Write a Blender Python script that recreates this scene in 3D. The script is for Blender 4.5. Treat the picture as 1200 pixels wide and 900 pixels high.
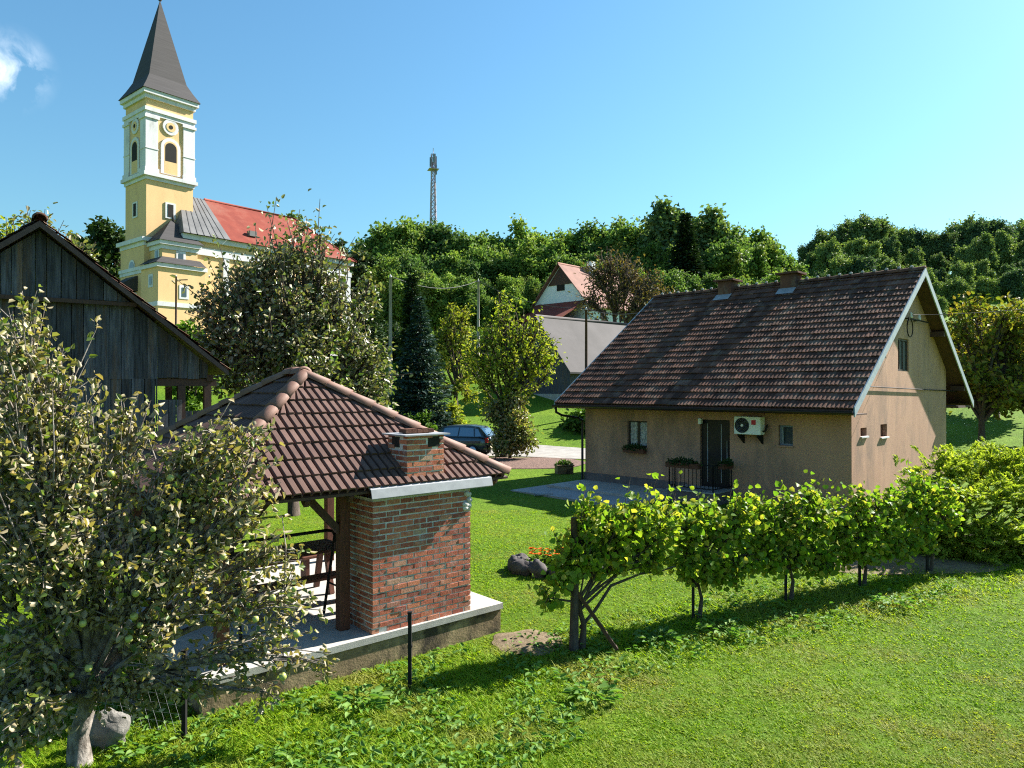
import bpy, math, random
import numpy as np
from mathutils import Vector, Matrix, noise as mnoise
R = math.radians
for o in list(bpy.data.objects): bpy.data.objects.remove(o)
SC = bpy.context.scene
COL = SC.collection
# ------------------------------------------------------------------ camera, sky, sun, exposure
H = 3.75; F = 832.0; HZ = 455.0            # camera height; the photo's focal length and horizon row (1200x900 pixels)
cd = bpy.data.cameras.new('camera'); cam = bpy.data.objects.new('camera', cd); COL.objects.link(cam)
cam.location = (0, 0, H); cam.rotation_euler = (R(90 + 0.344), 0, 0)
cd.sensor_width = 36; cd.lens = 36 * F / 1200; cd.clip_start = .1; cd.clip_end = 6000
SC.camera = cam
SUN_AZ, SUN_EL = 56.5, 36.4                # azimuth clockwise from +Y
sv = Vector((math.sin(R(SUN_AZ)) * math.cos(R(SUN_EL)), math.cos(R(SUN_AZ)) * math.cos(R(SUN_EL)), math.sin(R(SUN_EL))))
ld = bpy.data.lights.new('sun', 'SUN'); ld.energy = 5.0; ld.angle = R(.5); ld.color = (1, .95, .86)
sun = bpy.data.objects.new('sun', ld); COL.objects.link(sun); sun.rotation_euler = (-sv).to_track_quat('-Z', 'Y').to_euler()
W = bpy.data.worlds.new('World'); SC.world = W; W.use_nodes = True
wn, wl = W.node_tree.nodes, W.node_tree.links
bg = wn['Background']; bg.inputs[1].default_value = .057
sky = wn.new('ShaderNodeTexSky'); sky.sky_type = 'NISHITA'; sky.sun_disc = False
sky.sun_elevation = R(SUN_EL); sky.sun_rotation = R(SUN_AZ); sky.air_density = 1.6; sky.dust_density = .5; sky.ozone_density = 6
tc = wn.new('ShaderNodeTexCoord')
cdir = Vector((-590 / 832, 1, 375 / 832)).normalized()        # one small wisp of cloud, up on the left
dot = wn.new('ShaderNodeVectorMath'); dot.operation = 'DISTANCE'; wl.new(tc.outputs['Generated'], dot.inputs[0]); dot.inputs[1].default_value = cdir
mr = wn.new('ShaderNodeMapRange'); mr.interpolation_type = 'SMOOTHSTEP'; wl.new(dot.outputs['Value'], mr.inputs[0])
mr.inputs[1].default_value = .0; mr.inputs[2].default_value = .05; mr.inputs[3].default_value = 1; mr.inputs[4].default_value = 0
cn = wn.new('ShaderNodeTexNoise'); wl.new(tc.outputs['Generated'], cn.inputs['Vector']); cn.inputs['Scale'].default_value = 24; cn.inputs['Detail'].default_value = 8; cn.inputs['Roughness'].default_value = .62; cn.inputs['Distortion'].default_value = .4
mr2 = wn.new('ShaderNodeMapRange'); wl.new(cn.outputs[0], mr2.inputs[0]); mr2.inputs[1].default_value = .4; mr2.inputs[2].default_value = .72
mm = wn.new('ShaderNodeMath'); mm.operation = 'MULTIPLY'; wl.new(mr.outputs[0], mm.inputs[0]); wl.new(mr2.outputs[0], mm.inputs[1])
tint = wn.new('ShaderNodeMix'); tint.data_type = 'RGBA'; tint.blend_type = 'MULTIPLY'; tint.inputs[0].default_value = 1
wl.new(sky.outputs[0], tint.inputs[6]); tint.inputs[7].default_value = (.64, .895, .93, 1)
cm = wn.new('ShaderNodeMix'); cm.data_type = 'RGBA'; wl.new(mm.outputs[0], cm.inputs[0]); wl.new(tint.outputs[2], cm.inputs[6]); cm.inputs[7].default_value = (7.5, 8.2, 8.8, 1)
wl.new(cm.outputs[2], bg.inputs[0])
SC.view_settings.view_transform = 'Standard'; SC.view_settings.look = 'None'
SC.view_settings.exposure = 1.76; SC.view_settings.gamma = 1; SC.view_settings.use_curve_mapping = False
SC.render.engine = 'CYCLES'; SC.cycles.use_denoising = False; SC.cycles.filter_width = 1.15; SC.cycles.sample_clamp_indirect = 4
SC.cycles.max_bounces = 6; SC.cycles.diffuse_bounces = 3; SC.cycles.transmission_bounces = 3; SC.cycles.transparent_max_bounces = 6
SC.cycles.caustics_reflective = False; SC.cycles.caustics_refractive = False

# ------------------------------------------------------------------ helpers: terrain, tagging, meshes
def X(px, Y): return (px - 600) / F * Y
def Z(py, Y): return H + (HZ - py) / F * Y
KN = [(-60, -.2), (5, -.05), (9, -.08), (11, -.1), (13.5, 0), (17, .12), (20, .18), (26, .3), (38, .4), (41, .8), (46, 1.9), (50, 2.8),
      (57, 5), (65, 6.9), (70, 7.0), (80, 8.4), (100, 13), (130, 17), (160, 22), (200, 27), (300, 34), (600, 36), (3000, 36)]
kx = [k[0] for k in KN]; kz = [k[1] for k in KN]
ROWS = np.concatenate([np.arange(-60, 0, 4.), np.arange(0, 80, .5), np.arange(80, 200, 2.5), np.arange(200, 600, 20.), np.arange(600, 3001, 300.)])
def smooth(v, w): # the profile softened over w metres
    a = np.linspace(-w, w, 9); return sum(np.interp(v + d, kx, kz) for d in a) / 9
RZ = np.array([smooth(r, .8 if r < 40 else 3) for r in ROWS])
def sst(t): t = min(1, max(0, t)); return t * t * (3 - 2 * t)
def gz(x, y): return float(np.interp(y, ROWS, RZ)) + 8 * sst((x - 30) / 60) * sst((y - 120) / 60)

def tag(o, label=None, cat=None, group=None, kind=None):
    for k, v in (('label', label), ('category', cat), ('group', group), ('kind', kind)):
        if v: o[k] = v
    return o
def thing(name, label, cat, loc=(0, 0, 0), rz=0, group=None):
    o = bpy.data.objects.new(name, None); COL.objects.link(o); o.empty_display_size = .2
    o.location = loc; o.rotation_euler = (0, 0, rz); return tag(o, label, cat, group)
def link(name, me, parent=None):
    o = bpy.data.objects.new(name, me); COL.objects.link(o)
    if parent is not None: o.parent = parent
    return o
def copy_tree(o, parent=None):
    c = o.copy(); COL.objects.link(c)
    if parent is not None: c.parent = parent
    for ch in [k for k in o.children]: copy_tree(ch, c)
    return c

class MB:
    def __init__(s): s.v = []; s.f = []; s.m = []; s.sm = []
    def add(s, vs, fs, mi=0, smooth=False):
        n = len(s.v); s.v += [tuple(v) for v in vs]
        for f in fs: s.f.append([n + i for i in f]); s.m.append(mi); s.sm.append(smooth)
        return s
    def quad(s, a, b, c, d, mi=0): return s.add([a, b, c, d], [(0, 1, 2, 3)], mi)
    def box(s, x0, x1, y0, y1, z0, z1, mi=0, M=None):
        vs = [Vector((x, y, z)) for x in (x0, x1) for y in (y0, y1) for z in (z0, z1)]
        if M is not None: vs = [M @ v for v in vs]
        return s.add(vs, [(0, 1, 3, 2), (4, 6, 7, 5), (0, 4, 5, 1), (2, 3, 7, 6), (0, 2, 6, 4), (1, 5, 7, 3)], mi)
    def bar(s, a, b, w, t=None, mi=0, up=(0, 0, 1)):   # a rectangular bar from a to b
        a, b = Vector(a), Vector(b); d = b - a; L = d.length; d.normalize(); t = t or w
        u = Vector(up); sx = d.cross(u)
        if sx.length < 1e-4: sx = d.cross(Vector((1, 0, 0)))
        sx.normalize(); uy = sx.cross(d)
        vs = [p + sx * (i * w / 2) + uy * (j * t / 2) for p in (a, b) for i in (-1, 1) for j in (-1, 1)]
        return s.add(vs, [(0, 1, 3, 2), (4, 6, 7, 5), (0, 4, 5, 1), (2, 3, 7, 6), (0, 2, 6, 4), (1, 5, 7, 3)], mi)
    def tube(s, pts, rad, n=6, mi=0, cap=True):
        pts = [Vector(p) for p in pts]; k = len(pts)
        if not isinstance(rad, (list, tuple)): rad = [rad] * k
        vs = []; ref = None
        for i in range(k):
            d = pts[min(i + 1, k - 1)] - pts[max(i - 1, 0)]
            if d.length < 1e-6: d = Vector((0, 0, 1))
            d.normalize()
            if ref is None: ref = Vector((1, 0, 0)) if abs(d.x) < .8 else Vector((0, 1, 0))
            a = d.cross(ref); a.normalize(); b = d.cross(a); ref = -b.cross(d).cross(d) if False else ref
            for j in range(n):
                t = 2 * math.pi * j / n; vs.append(pts[i] + (a * math.cos(t) + b * math.sin(t)) * rad[i])
        fs = [(i * n + j, i * n + (j + 1) % n, (i + 1) * n + (j + 1) % n, (i + 1) * n + j) for i in range(k - 1) for j in range(n)]
        if cap: fs += [tuple(range(n)), tuple(range((k - 1) * n, k * n))[::-1]]
        return s.add(vs, fs, mi, True)
    def lathe(s, prof, c=(0, 0, 0), n=12, mi=0):
        vs = [(c[0] + r * math.cos(2 * math.pi * j / n), c[1] + r * math.sin(2 * math.pi * j / n), c[2] + z) for r, z in prof for j in range(n)]
        k = len(prof)
        fs = [(i * n + j, i * n + (j + 1) % n, (i + 1) * n + (j + 1) % n, (i + 1) * n + j) for i in range(k - 1) for j in range(n)]
        return s.add(vs, fs, mi, True)
    def prism(s, poly, off, mi=0):    # polygon (3D points) extruded by the vector off
        a = [Vector(p) for p in poly]; n = len(a); off = Vector(off)
        return s.add(a + [p + off for p in a], [tuple(range(n))[::-1], tuple(range(n, 2 * n))] + [(i, (i + 1) % n, n + (i + 1) % n, n + i) for i in range(n)], mi)
    def build(s, name, mats, parent=None, bevel=0):
        me = bpy.data.meshes.new(name); me.from_pydata(s.v, [], s.f)
        for m in (mats if isinstance(mats, (list, tuple)) else [mats]): me.materials.append(m)
        me.polygons.foreach_set('material_index', s.m); me.polygons.foreach_set('use_smooth', s.sm); me.update()
        o = link(name, me, parent)
        if bevel:
            b = o.modifiers.new('bevel', 'BEVEL'); b.width = bevel; b.segments = 2; b.limit_method = 'ANGLE'
        return o

def np_mesh(name, V, faces, mat, smooth=False):
    """fast mesh: V (n,3); faces (m,k) all of one size"""
    me = bpy.data.meshes.new(name); V = np.ascontiguousarray(V, dtype=np.float32); m, k = faces.shape
    me.vertices.add(len(V)); me.vertices.foreach_set('co', V.ravel())
    me.loops.add(m * k); me.loops.foreach_set('vertex_index', np.ascontiguousarray(faces, dtype=np.int32).ravel())
    me.polygons.add(m); me.polygons.foreach_set('loop_start', np.arange(0, m * k, k, dtype=np.int32))
    if smooth: me.polygons.foreach_set('use_smooth', np.ones(m, dtype=bool))
    me.materials.append(mat); me.update(calc_edges=True); return me

# ------------------------------------------------------------------ materials
def nodes(name):
    m = bpy.data.materials.new(name); m.use_nodes = True; nt = m.node_tree; return m, nt.nodes, nt.links, nt.nodes['Principled BSDF']
def ramp(n, l, fac, stops):
    r = n.new('ShaderNodeValToRGB'); e = r.color_ramp.elements
    while len(e) < len(stops): e.new(.5)
    for el, (p, c) in zip(e, stops): el.position = p; el.color = (*c, 1)
    l.new(fac, r.inputs[0]); return r.outputs[0]
def noise(n, l, scale, detail=5, rough=.6, coord='Object', stretch=None, w=None):
    t = n.new('ShaderNodeTexCoord'); x = n.new('ShaderNodeTexNoise'); x.inputs['Scale'].default_value = scale; x.inputs['Detail'].default_value = detail; x.inputs['Roughness'].default_value = rough
    out = t.outputs[coord]
    if stretch:
        mp = n.new('ShaderNodeMapping'); mp.inputs['Scale'].default_value = stretch; l.new(out, mp.inputs[0]); out = mp.outputs[0]
    l.new(out, x.inputs['Vector']); return x.outputs[0]
def mixc(n, l, fac, a, b, mode='MIX'):
    m = n.new('ShaderNodeMix'); m.data_type = 'RGBA'; m.blend_type = mode
    for i, v in ((0, fac), (6, a), (7, b)):
        if hasattr(v, 'links') or hasattr(v, 'is_linked'): l.new(v, m.inputs[i])
        else: m.inputs[i].default_value = v if i == 0 else (*v, 1)
    return m.outputs[2]
def bumpn(n, l, b, h, strength, dist=.02):
    u = n.new('ShaderNodeBump'); u.inputs['Strength'].default_value = strength; u.inputs['Distance'].default_value = dist
    l.new(h, u.inputs['Height']); l.new(u.outputs[0], b.inputs['Normal'])
def Mat(name, c1, c2=None, scale=4, rough=.8, bump=.0, bscale=60, metal=0, stretch=None, coord='Object', island=0, lo=.35, hi=.65, dirt=None, spec=.3, bdist=.01):
    m, n, l, b = nodes(name); b.inputs['Roughness'].default_value = rough; b.inputs['Metallic'].default_value = metal; b.inputs['Specular IOR Level'].default_value = spec
    c2 = c2 or tuple(v * .72 for v in c1)
    col = ramp(n, l, noise(n, l, scale, 6, .65, coord, stretch), [(lo, c2), (hi, c1)])
    if dirt:  # patches of another colour: (colour, scale, lo, hi)
        fac = ramp(n, l, noise(n, l, dirt[1], 7, .7, coord, stretch), [(dirt[2], (0, 0, 0)), (dirt[3], (1, 1, 1))])
        col = mixc(n, l, fac, col, dirt[0])
    if island:
        g = n.new('ShaderNodeNewGeometry'); v = ramp(n, l, g.outputs['Random Per Island'], [(0, (1 - island,) * 3), (1, (1 + island,) * 3)])
        col = mixc(n, l, 1.0, col, v, 'MULTIPLY')
    l.new(col, b.inputs['Base Color'])
    if bump: bumpn(n, l, b, noise(n, l, bscale, 6, .7, coord, stretch), bump, bdist)
    return m
def Leaf(name, cols, back=None, trans=.3, rough=.65, patch=None, spec=.15, tcol=None, var=.2):
    """foliage: each leaf its own shade; a paler underside where the leaf has one"""
    m, n, l, b = nodes(name); b.inputs['Roughness'].default_value = rough; b.inputs['Specular IOR Level'].default_value = spec
    g = n.new('ShaderNodeNewGeometry'); k = len(cols)
    col = ramp(n, l, g.outputs['Random Per Island'], [((i + .5) / k, c) for i, c in enumerate(cols)])
    if patch:
        fac = ramp(n, l, noise(n, l, patch[1], 4, .6), [(patch[2], (0, 0, 0)), (patch[3], (1, 1, 1))]); col = mixc(n, l, fac, col, patch[0])
    oi = n.new('ShaderNodeObjectInfo')
    v = ramp(n, l, oi.outputs['Random'], [(0, (1 - var * 1.2, 1 - var, 1 - var * .8)), (1, (1 + var * 1.1, 1 + var * .8, 1 - var * .2))]); col = mixc(n, l, 1.0, col, v, 'MULTIPLY')
    if back: col2 = mixc(n, l, g.outputs['Backfacing'], col, back)
    else: col2 = col
    l.new(col2, b.inputs['Base Color'])
    tr = n.new('ShaderNodeBsdfTranslucent')
    tm = mixc(n, l, 1.0, col, tcol or (1.6, 1.7, .7), 'MULTIPLY'); l.new(tm, tr.inputs[0])
    mx = n.new('ShaderNodeMixShader'); mx.inputs[0].default_value = trans; l.new(b.outputs[0], mx.inputs[1]); l.new(tr.outputs[0], mx.inputs[2])
    l.new(mx.outputs[0], n['Material Output'].inputs[0]); return m

# grass ground: green with straw patches and darker moss
def ground_mat():
    m, n, l, b = nodes('meadow'); b.inputs['Roughness'].default_value = .95; b.inputs['Specular IOR Level'].default_value = .1
    a = ramp(n, l, noise(n, l, .35, 6, .6), [(.35, (.10, .20, .014)), (.65, (.165, .27, .02))])
    c = ramp(n, l, noise(n, l, 9, 6, .75), [(.3, (.35, .35, .3)), (.7, (1.25, 1.25, 1.1))])
    a = mixc(n, l, 1.0, a, c, 'MULTIPLY')
    f = ramp(n, l, noise(n, l, 1.1, 8, .7), [(.56, (0, 0, 0)), (.75, (.8, .8, .8))])
    a = mixc(n, l, f, a, (.17, .17, .05)); l.new(a, b.inputs['Base Color'])
    bumpn(n, l, b, noise(n, l, 14, 8, .8), .9, .12); return m
MAT = {}
def mats():
    g = MAT
    g['ground'] = ground_mat()
    g['plaster'] = Mat('ochre plaster', (.465, .265, .18), (.365, .2, .135), .8, .9, .3, 90, dirt=((.27, .165, .12), 1.3, .48, .66), stretch=(1, 1, .35))
    g['plinth'] = Mat('plinth render', (.16, .13, .13), None, 3, .9, .2, 60)
    g['tile_old'] = Mat('weathered clay tile', (.13, .062, .042), (.062, .034, .027), 1.0, .9, .5, 40, island=.36, dirt=((.2, .15, .11), 2.2, .5, .8), spec=.08)
    g['tile_new'] = Mat('brown concrete tile', (.135, .082, .068), (.10, .06, .051), 2.5, .8, .4, 60, island=.16, spec=.1, dirt=((.10, .06, .045), 1.5, .52, .75))
    g['ridge_new'] = Mat('brown ridge tile', (.21, .11, .08), (.15, .08, .06), 3, .65, .2, 120, island=.12)
    g['wood_dark'] = Mat('dark stained wood', (.075, .035, .024), (.04, .02, .015), 6, .6, .2, 50, stretch=(8, 8, 1))
    g['wood_red'] = Mat('red brown beam', (.12, .042, .026), (.07, .026, .017), 6, .6, .2, 50, stretch=(8, 8, 1))
    g['soffit'] = Mat('dark soffit boards', (.085, .04, .028), (.05, .026, .02), 5, .75, .2, 50, island=.2)
    g['barge'] = Mat('blue grey painted board', (.36, .41, .45), (.28, .32, .35), 5, .6)
    g['gutter'] = Mat('dark brown gutter', (.03, .02, .018), None, 6, .4, metal=.3)
    g['zinc'] = Mat('zinc flashing', (.3, .31, .325), (.24, .25, .265), 6, .6, metal=.1)
    g['boards'] = Mat('weathered grey boards', (.10, .10, .122), (.028, .028, .035), 3, .9, .6, 26, stretch=(7, 7, .5), island=.4, dirt=((.12, .07, .045), .9, .5, .7))
    g['barn_edge'] = Mat('blackened board', (.04, .034, .034), (.022, .02, .02), 4, .9, .3, 40)
    g['concrete'] = Mat('concrete', (.42, .4, .37), (.32, .3, .28), 3, .9, .3, 70)
    g['old_concrete'] = Mat('stained concrete', (.34, .25, .14), (.15, .105, .06), 2.2, .95, .6, 25, dirt=((.05, .038, .026), 1.7, .46, .62), bdist=.02)
    g['mortar'] = Mat('mortar', (.62, .59, .55), (.45, .42, .39), 12, .95, .6, 80)
    # bricks: each brick its own shade
    m, n, l, b = nodes('reclaimed brick'); b.inputs['Roughness'].default_value = .9; b.inputs['Specular IOR Level'].default_value = .15
    gi = n.new('ShaderNodeNewGeometry')
    c = ramp(n, l, gi.outputs['Random Per Island'], [(0, (.30, .09, .055)), (.2, (.44, .13, .075)), (.4, (.52, .19, .105)), (.6, (.38, .105, .065)), (.8, (.27, .085, .06)), (.95, (.48, .2, .12)), (1, (.40, .28, .2))])
    f = ramp(n, l, noise(n, l, 7, 8, .75), [(.5, (0, 0, 0)), (.74, (.75, .75, .75))]); c = mixc(n, l, f, c, (.43, .36, .32))
    v = ramp(n, l, noise(n, l, 40, 4, .7), [(.3, (.65, .65, .65)), (.7, (1.15, 1.15, 1.15))]); c = mixc(n, l, 1.0, c, v, 'MULTIPLY')
    l.new(c, b.inputs['Base Color']); bumpn(n, l, b, noise(n, l, 60, 6, .7), .7, .008); g['brick'] = m
    g['asphalt'] = Mat('pale gravel', (.30, .285, .265), (.22, .205, .19), 2, .95, .6, 30)
    g['mulch'] = Mat('bark mulch', (.20, .12, .095), (.09, .055, .045), 9, .95, .9, 22, bdist=.05)
    g['patio'] = Mat('patio concrete', (.34, .33, .33), (.26, .25, .25), 1.6, .9, .2, 50)
    g['black'] = Mat('black painted metal', (.018, .018, .019), None, 8, .75, spec=.12)
    g['white_plastic'] = Mat('white plastic', (.78, .8, .78), (.7, .72, .7), 8, .4)
    g['red'] = Mat('red sticker', (.55, .03, .05), None, 8, .4)
    g['door'] = Mat('anthracite door', (.018, .018, .022), None, 3, .35)
    g['frame_grey'] = Mat('grey window frame', (.2, .24, .3), None, 6, .5)
    g['frame_brown'] = Mat('brown window frame', (.05, .035, .028), None, 6, .6)
    m, n, l, b = nodes('window glass'); b.inputs['Base Color'].default_value = (.05, .065, .075, 1); b.inputs['Roughness'].default_value = .06; b.inputs['Specular IOR Level'].default_value = .8; g['glass'] = m
    m, n, l, b = nodes('car glass'); b.inputs['Base Color'].default_value = (.22, .3, .36, 1); b.inputs['Metallic'].default_value = .7; b.inputs['Roughness'].default_value = .06; g['car_glass'] = m
    g['curtain'] = Mat('net curtain', (.6, .6, .6), (.12, .13, .14), 22, .9, stretch=(1, 1, .5))
    g['shutter'] = Mat('grey louvre', (.08, .08, .085), (.05, .05, .052), 12, .7)
    g['ochre'] = Mat('church ochre', (.70, .47, .235), (.62, .41, .2), .5, .9, .1, 20, dirt=((.5, .32, .16), .7, .55, .75), stretch=(1, 1, .3))
    g['church_white'] = Mat('church white', (.64, .63, .64), (.54, .53, .54), .6, .85, dirt=((.38, .37, .36), .9, .56, .75), stretch=(1, 1, .3))
    g['slate'] = Mat('spire slate', (.05, .046, .048), (.032, .03, .031), 1.2, .75, .4, 9, stretch=(.25, .25, 6), spec=.25)
    g['red_roof'] = Mat('red church roof', (.22, .052, .036), (.165, .04, .03), .7, .85, .5, 3, dirt=((.2, .08, .06), .35, .5, .7), spec=.1)
    g['metal_roof'] = Mat('grey sheet roof', (.15, .147, .145), (.11, .107, .105), .8, .5)
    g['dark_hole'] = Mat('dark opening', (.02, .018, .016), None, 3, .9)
    g['grey_roof'] = Mat('grey fibre cement roof', (.085, .076, .076), (.06, .054, .054), .6, .85, .3, 8)
    g['house_white'] = Mat('white limewash', (.78, .78, .78), (.68, .69, .7), .5, .9)
    g['pink_roof'] = Mat('faded red tile', (.25, .12, .09), (.17, .08, .06), .9, .85, .4, 7)
    g['pole'] = Mat('weathered pole', (.36, .33, .29), (.24, .22, .19), 4, .9, stretch=(6, 6, .4))
    g['wire'] = Mat('wire', (.05, .05, .05), None, 4, .6)
    g['steel'] = Mat('tower steel', (.38, .31, .37), (.3, .24, .3), .4, .6)
    g['car'] = Mat('blue grey car paint', (.10, .135, .16), None, 3, .2, metal=.55, spec=.7)
    g['tyre'] = Mat('tyre', (.02, .02, .02), None, 8, .8)
    g['rim'] = Mat('alloy', (.5, .5, .52), None, 8, .3, metal=.8)
    g['tail'] = Mat('tail light', (.5, .02, .03), None, 8, .25)
    g['rock'] = Mat('grey rock', (.22, .21, .195), (.12, .115, .105), 4, .95, .8, 18, bdist=.03)
    g['rock_dark'] = Mat('dark garden stone', (.1, .085, .085), (.05, .045, .045), 5, .9, .7, 20)
    g['soil'] = Mat('dry soil', (.2, .15, .09), (.12, .085, .05), 7, .95, .8, 30, bdist=.03)
    g['bark'] = Mat('bark', (.11, .085, .065), (.05, .038, .03), 7, .95, .9, 25, stretch=(3, 3, .7), bdist=.03)
    g['bark_pale'] = Mat('lichen bark', (.3, .27, .24), (.07, .055, .045), 6, .95, .9, 25, stretch=(2, 2, 1), bdist=.02)
    g['apple'] = Mat('green apple', (.36, .37, .11), (.28, .31, .08), 6, .4, spec=.5, dirt=((.4, .2, .08), 8, .58, .75))
    g['orange'] = Leaf('marigold petals', [(.62, .16, .02), (.75, .25, .02), (.55, .1, .02)], trans=.2)
    g['l_apple'] = Leaf('apple leaf', [(.08, .13, .025), (.14, .17, .04), (.20, .18, .06), (.24, .18, .08), (.11, .15, .03), (.22, .18, .09)], back=(.35, .295, .18), trans=.3, rough=.5, spec=.5)
    g['l_pear'] = Leaf('orchard leaf', [(.07, .12, .022), (.13, .16, .035), (.20, .19, .06), (.095, .135, .03), (.17, .14, .06)], back=(.38, .34, .21), trans=.3, rough=.4, spec=.5)
    g['l_vine'] = Leaf('vine leaf', [(.09, .18, .02), (.14, .22, .025), (.2, .26, .03), (.11, .2, .025), (.3, .29, .055)], trans=.42, rough=.5)
    g['l_yew'] = Leaf('juniper spray', [(.22, .29, .035), (.30, .36, .05), (.14, .21, .03), (.38, .42, .07)], trans=.35, rough=.6)
    g['l_wal'] = Leaf('yellow green leaf', [(.18, .24, .025), (.26, .30, .035), (.36, .35, .055), (.14, .2, .025)], trans=.3)
    g['l_for'] = Leaf('forest leaf', [(0.0966, 0.179, 0.0442), (0.138, 0.228, 0.0552), (0.207, 0.283, 0.069), (0.0759, 0.138, 0.0386)], trans=.28, patch=((.18, .2, .05), .12, .5, .62), var=.4, tcol=(1.4, 1.5, .9))
    g['l_for_haze'] = Leaf('haze tinted far leaf', [(0.0975, 0.163, 0.0806), (0.13, 0.195, 0.0858), (0.169, 0.221, 0.091), (0.078, 0.13, 0.0715)], trans=.22, var=.4)  # distance haze put into the leaf colour as a blue tint
    g['l_dark'] = Leaf('dark leaf', [(0.0256, 0.0544, 0.0192), (0.0384, 0.072, 0.0224), (0.056, 0.088, 0.0288)], trans=.15)
    g['l_spruce'] = Leaf('blue spruce needle', [(.035, .075, .06), (.055, .10, .085), (.08, .13, .115), (.025, .058, .044)], trans=.08, rough=.6)
    g['l_fir'] = Leaf('dark fir needle', [(0.018, 0.0405, 0.0195), (0.027, 0.054, 0.024), (0.039, 0.0675, 0.03)], trans=.08, rough=.6)
    g['l_brown'] = Leaf('brown thinning leaf', [(0.154, 0.098, 0.049), (0.119, 0.084, 0.042), (0.182, 0.133, 0.049), (0.112, 0.105, 0.035)], trans=.2)
    g['l_autumn'] = Leaf('autumn leaf', [(.14, .18, .022), (.22, .23, .03), (.33, .27, .04), (.10, .15, .022), (.22, .15, .035)], trans=.3)
    g['l_shrub'] = Leaf('shrub leaf', [(0.07, 0.14, 0.0224), (0.112, 0.196, 0.028), (0.049, 0.098, 0.0196)], trans=.25)
    g['l_shrub2'] = Leaf('olive yellow leaf', [(.12, .16, .025), (.19, .21, .03), (.27, .26, .05), (.09, .13, .02)], trans=.3)
    g['l_weed'] = Leaf('weed leaf', [(0.075, 0.175, 0.025), (0.112, 0.225, 0.0375), (0.15, 0.25, 0.0625)], back=(.16, .22, .1), trans=.3)
    g['grass'] = Leaf('grass blade', [(.12, .24, .012), (.165, .29, .014), (.21, .32, .018), (.27, .33, .03), (.14, .25, .012)], trans=.5, patch=((.28, .27, .08), .6, .47, .7), rough=.6, spec=.12, tcol=(1.5, 1.5, .5))
mats()

# ------------------------------------------------------------------ setting: terrain, drive, roads, patio
def build_ground():
    cols = np.concatenate([-np.geomspace(2500, 42, 22), np.arange(-40, 40.1, 1.), np.geomspace(42, 2500, 22)])
    V = [(x, y, gz(x, y)) for y in ROWS for x in cols]; nc = len(cols); nr = len(ROWS)
    i = np.arange((nr - 1) * (nc - 1)); r, c = i // (nc - 1), i % (nc - 1); a = r * nc + c
    o = link('ground', np_mesh('ground', np.array(V), np.stack([a, a + 1, a + nc + 1, a + nc], 1), MAT['ground'], True)); o['kind'] = 'structure'
build_ground()
def strip(name, pts, width, dz, mat, kind='structure', n=60):
    """a ribbon laid along pts that follows the ground dz above it"""
    P = [Vector((p[0], p[1])) for p in pts]; seg = [(P[i + 1] - P[i]).length for i in range(len(P) - 1)]; T = sum(seg); out = []
    rnd = random.Random(5)
    for k in range(n + 1):
        d = T * k / n; i = 0
        while i < len(seg) - 1 and d > seg[i]: d -= seg[i]; i += 1
        t = d / seg[i]; p0, p1, p2, p3 = P[max(i - 1, 0)], P[i], P[i + 1], P[min(i + 2, len(P) - 1)]
        out.append(.5 * ((2 * p1) + (p2 - p0) * t + (2 * p0 - 5 * p1 + 4 * p2 - p3) * t * t + (3 * p1 - p0 - 3 * p2 + p3) * t ** 3))
    mb = MB(); vs = []; m = 12
    for k, p in enumerate(out):
        d = (out[min(k + 1, n)] - out[max(k - 1, 0)]).normalized(); nn = Vector((-d.y, d.x))
        for j in range(m + 1):
            f = j / m - .5; w = width * (1 + .1 * mnoise.noise(Vector((k * .35, f * 3, 1))))
            q = p + nn * f * w; vs.append((q.x, q.y, gz(q.x, q.y) + dz))
    mb.add(vs, [(k * (m + 1) + j, k * (m + 1) + j + 1, (k + 1) * (m + 1) + j + 1, (k + 1) * (m + 1) + j) for k in range(n) for j in range(m)], 0, True)
    o = mb.build(name, mat); o['kind'] = kind; return o
strip('gravel_drive', [(16, 33.5), (9, 34.6), (4, 36), (0, 37.3), (-4, 37), (-9, 36), (-16, 36)], 4.6, .03, MAT['asphalt'])
strip('upper_road', [(-45, 66), (-20, 66.5), (-8, 66.5), (4, 67), (14, 69), (22, 76)], 4.0, .06, MAT['asphalt'])
def patch(name, cx, cy, rx, ry, dz, mat, kind='structure', seed=1, n=40):
    mb = MB(); vs = [(cx, cy, gz(cx, cy) + dz)]
    for ring in (.5, 1):
        for k in range(n):
            a = 2 * math.pi * k / n; q = ring * (1 + .25 * mnoise.noise(Vector((math.cos(a) * 1.5, math.sin(a) * 1.5, seed))))
            x, y = cx + rx * q * math.cos(a), cy + ry * q * math.sin(a); vs.append((x, y, gz(x, y) + dz * (1 if ring < 1 else .3)))
    fs = [(0, 1 + k, 1 + (k + 1) % n) for k in range(n)] + [(1 + k, 1 + n + k, 1 + n + (k + 1) % n, 1 + (k + 1) % n) for k in range(n)]
    mb.add(vs, fs, 0, True); o = mb.build(name, mat); o['kind'] = kind; return o
patch('mulch_bed', X(612, 32.3), 32.3, 3.1, 2.3, .07, MAT['mulch'])
patch('bare_soil', X(618, 10.6), 10.75, .55, .5, .06, MAT['soil'], seed=3)
patch('bare_soil', X(1060, 14.6), 14.9, 2.0, .8, .05, MAT['soil'], seed=4)

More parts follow.
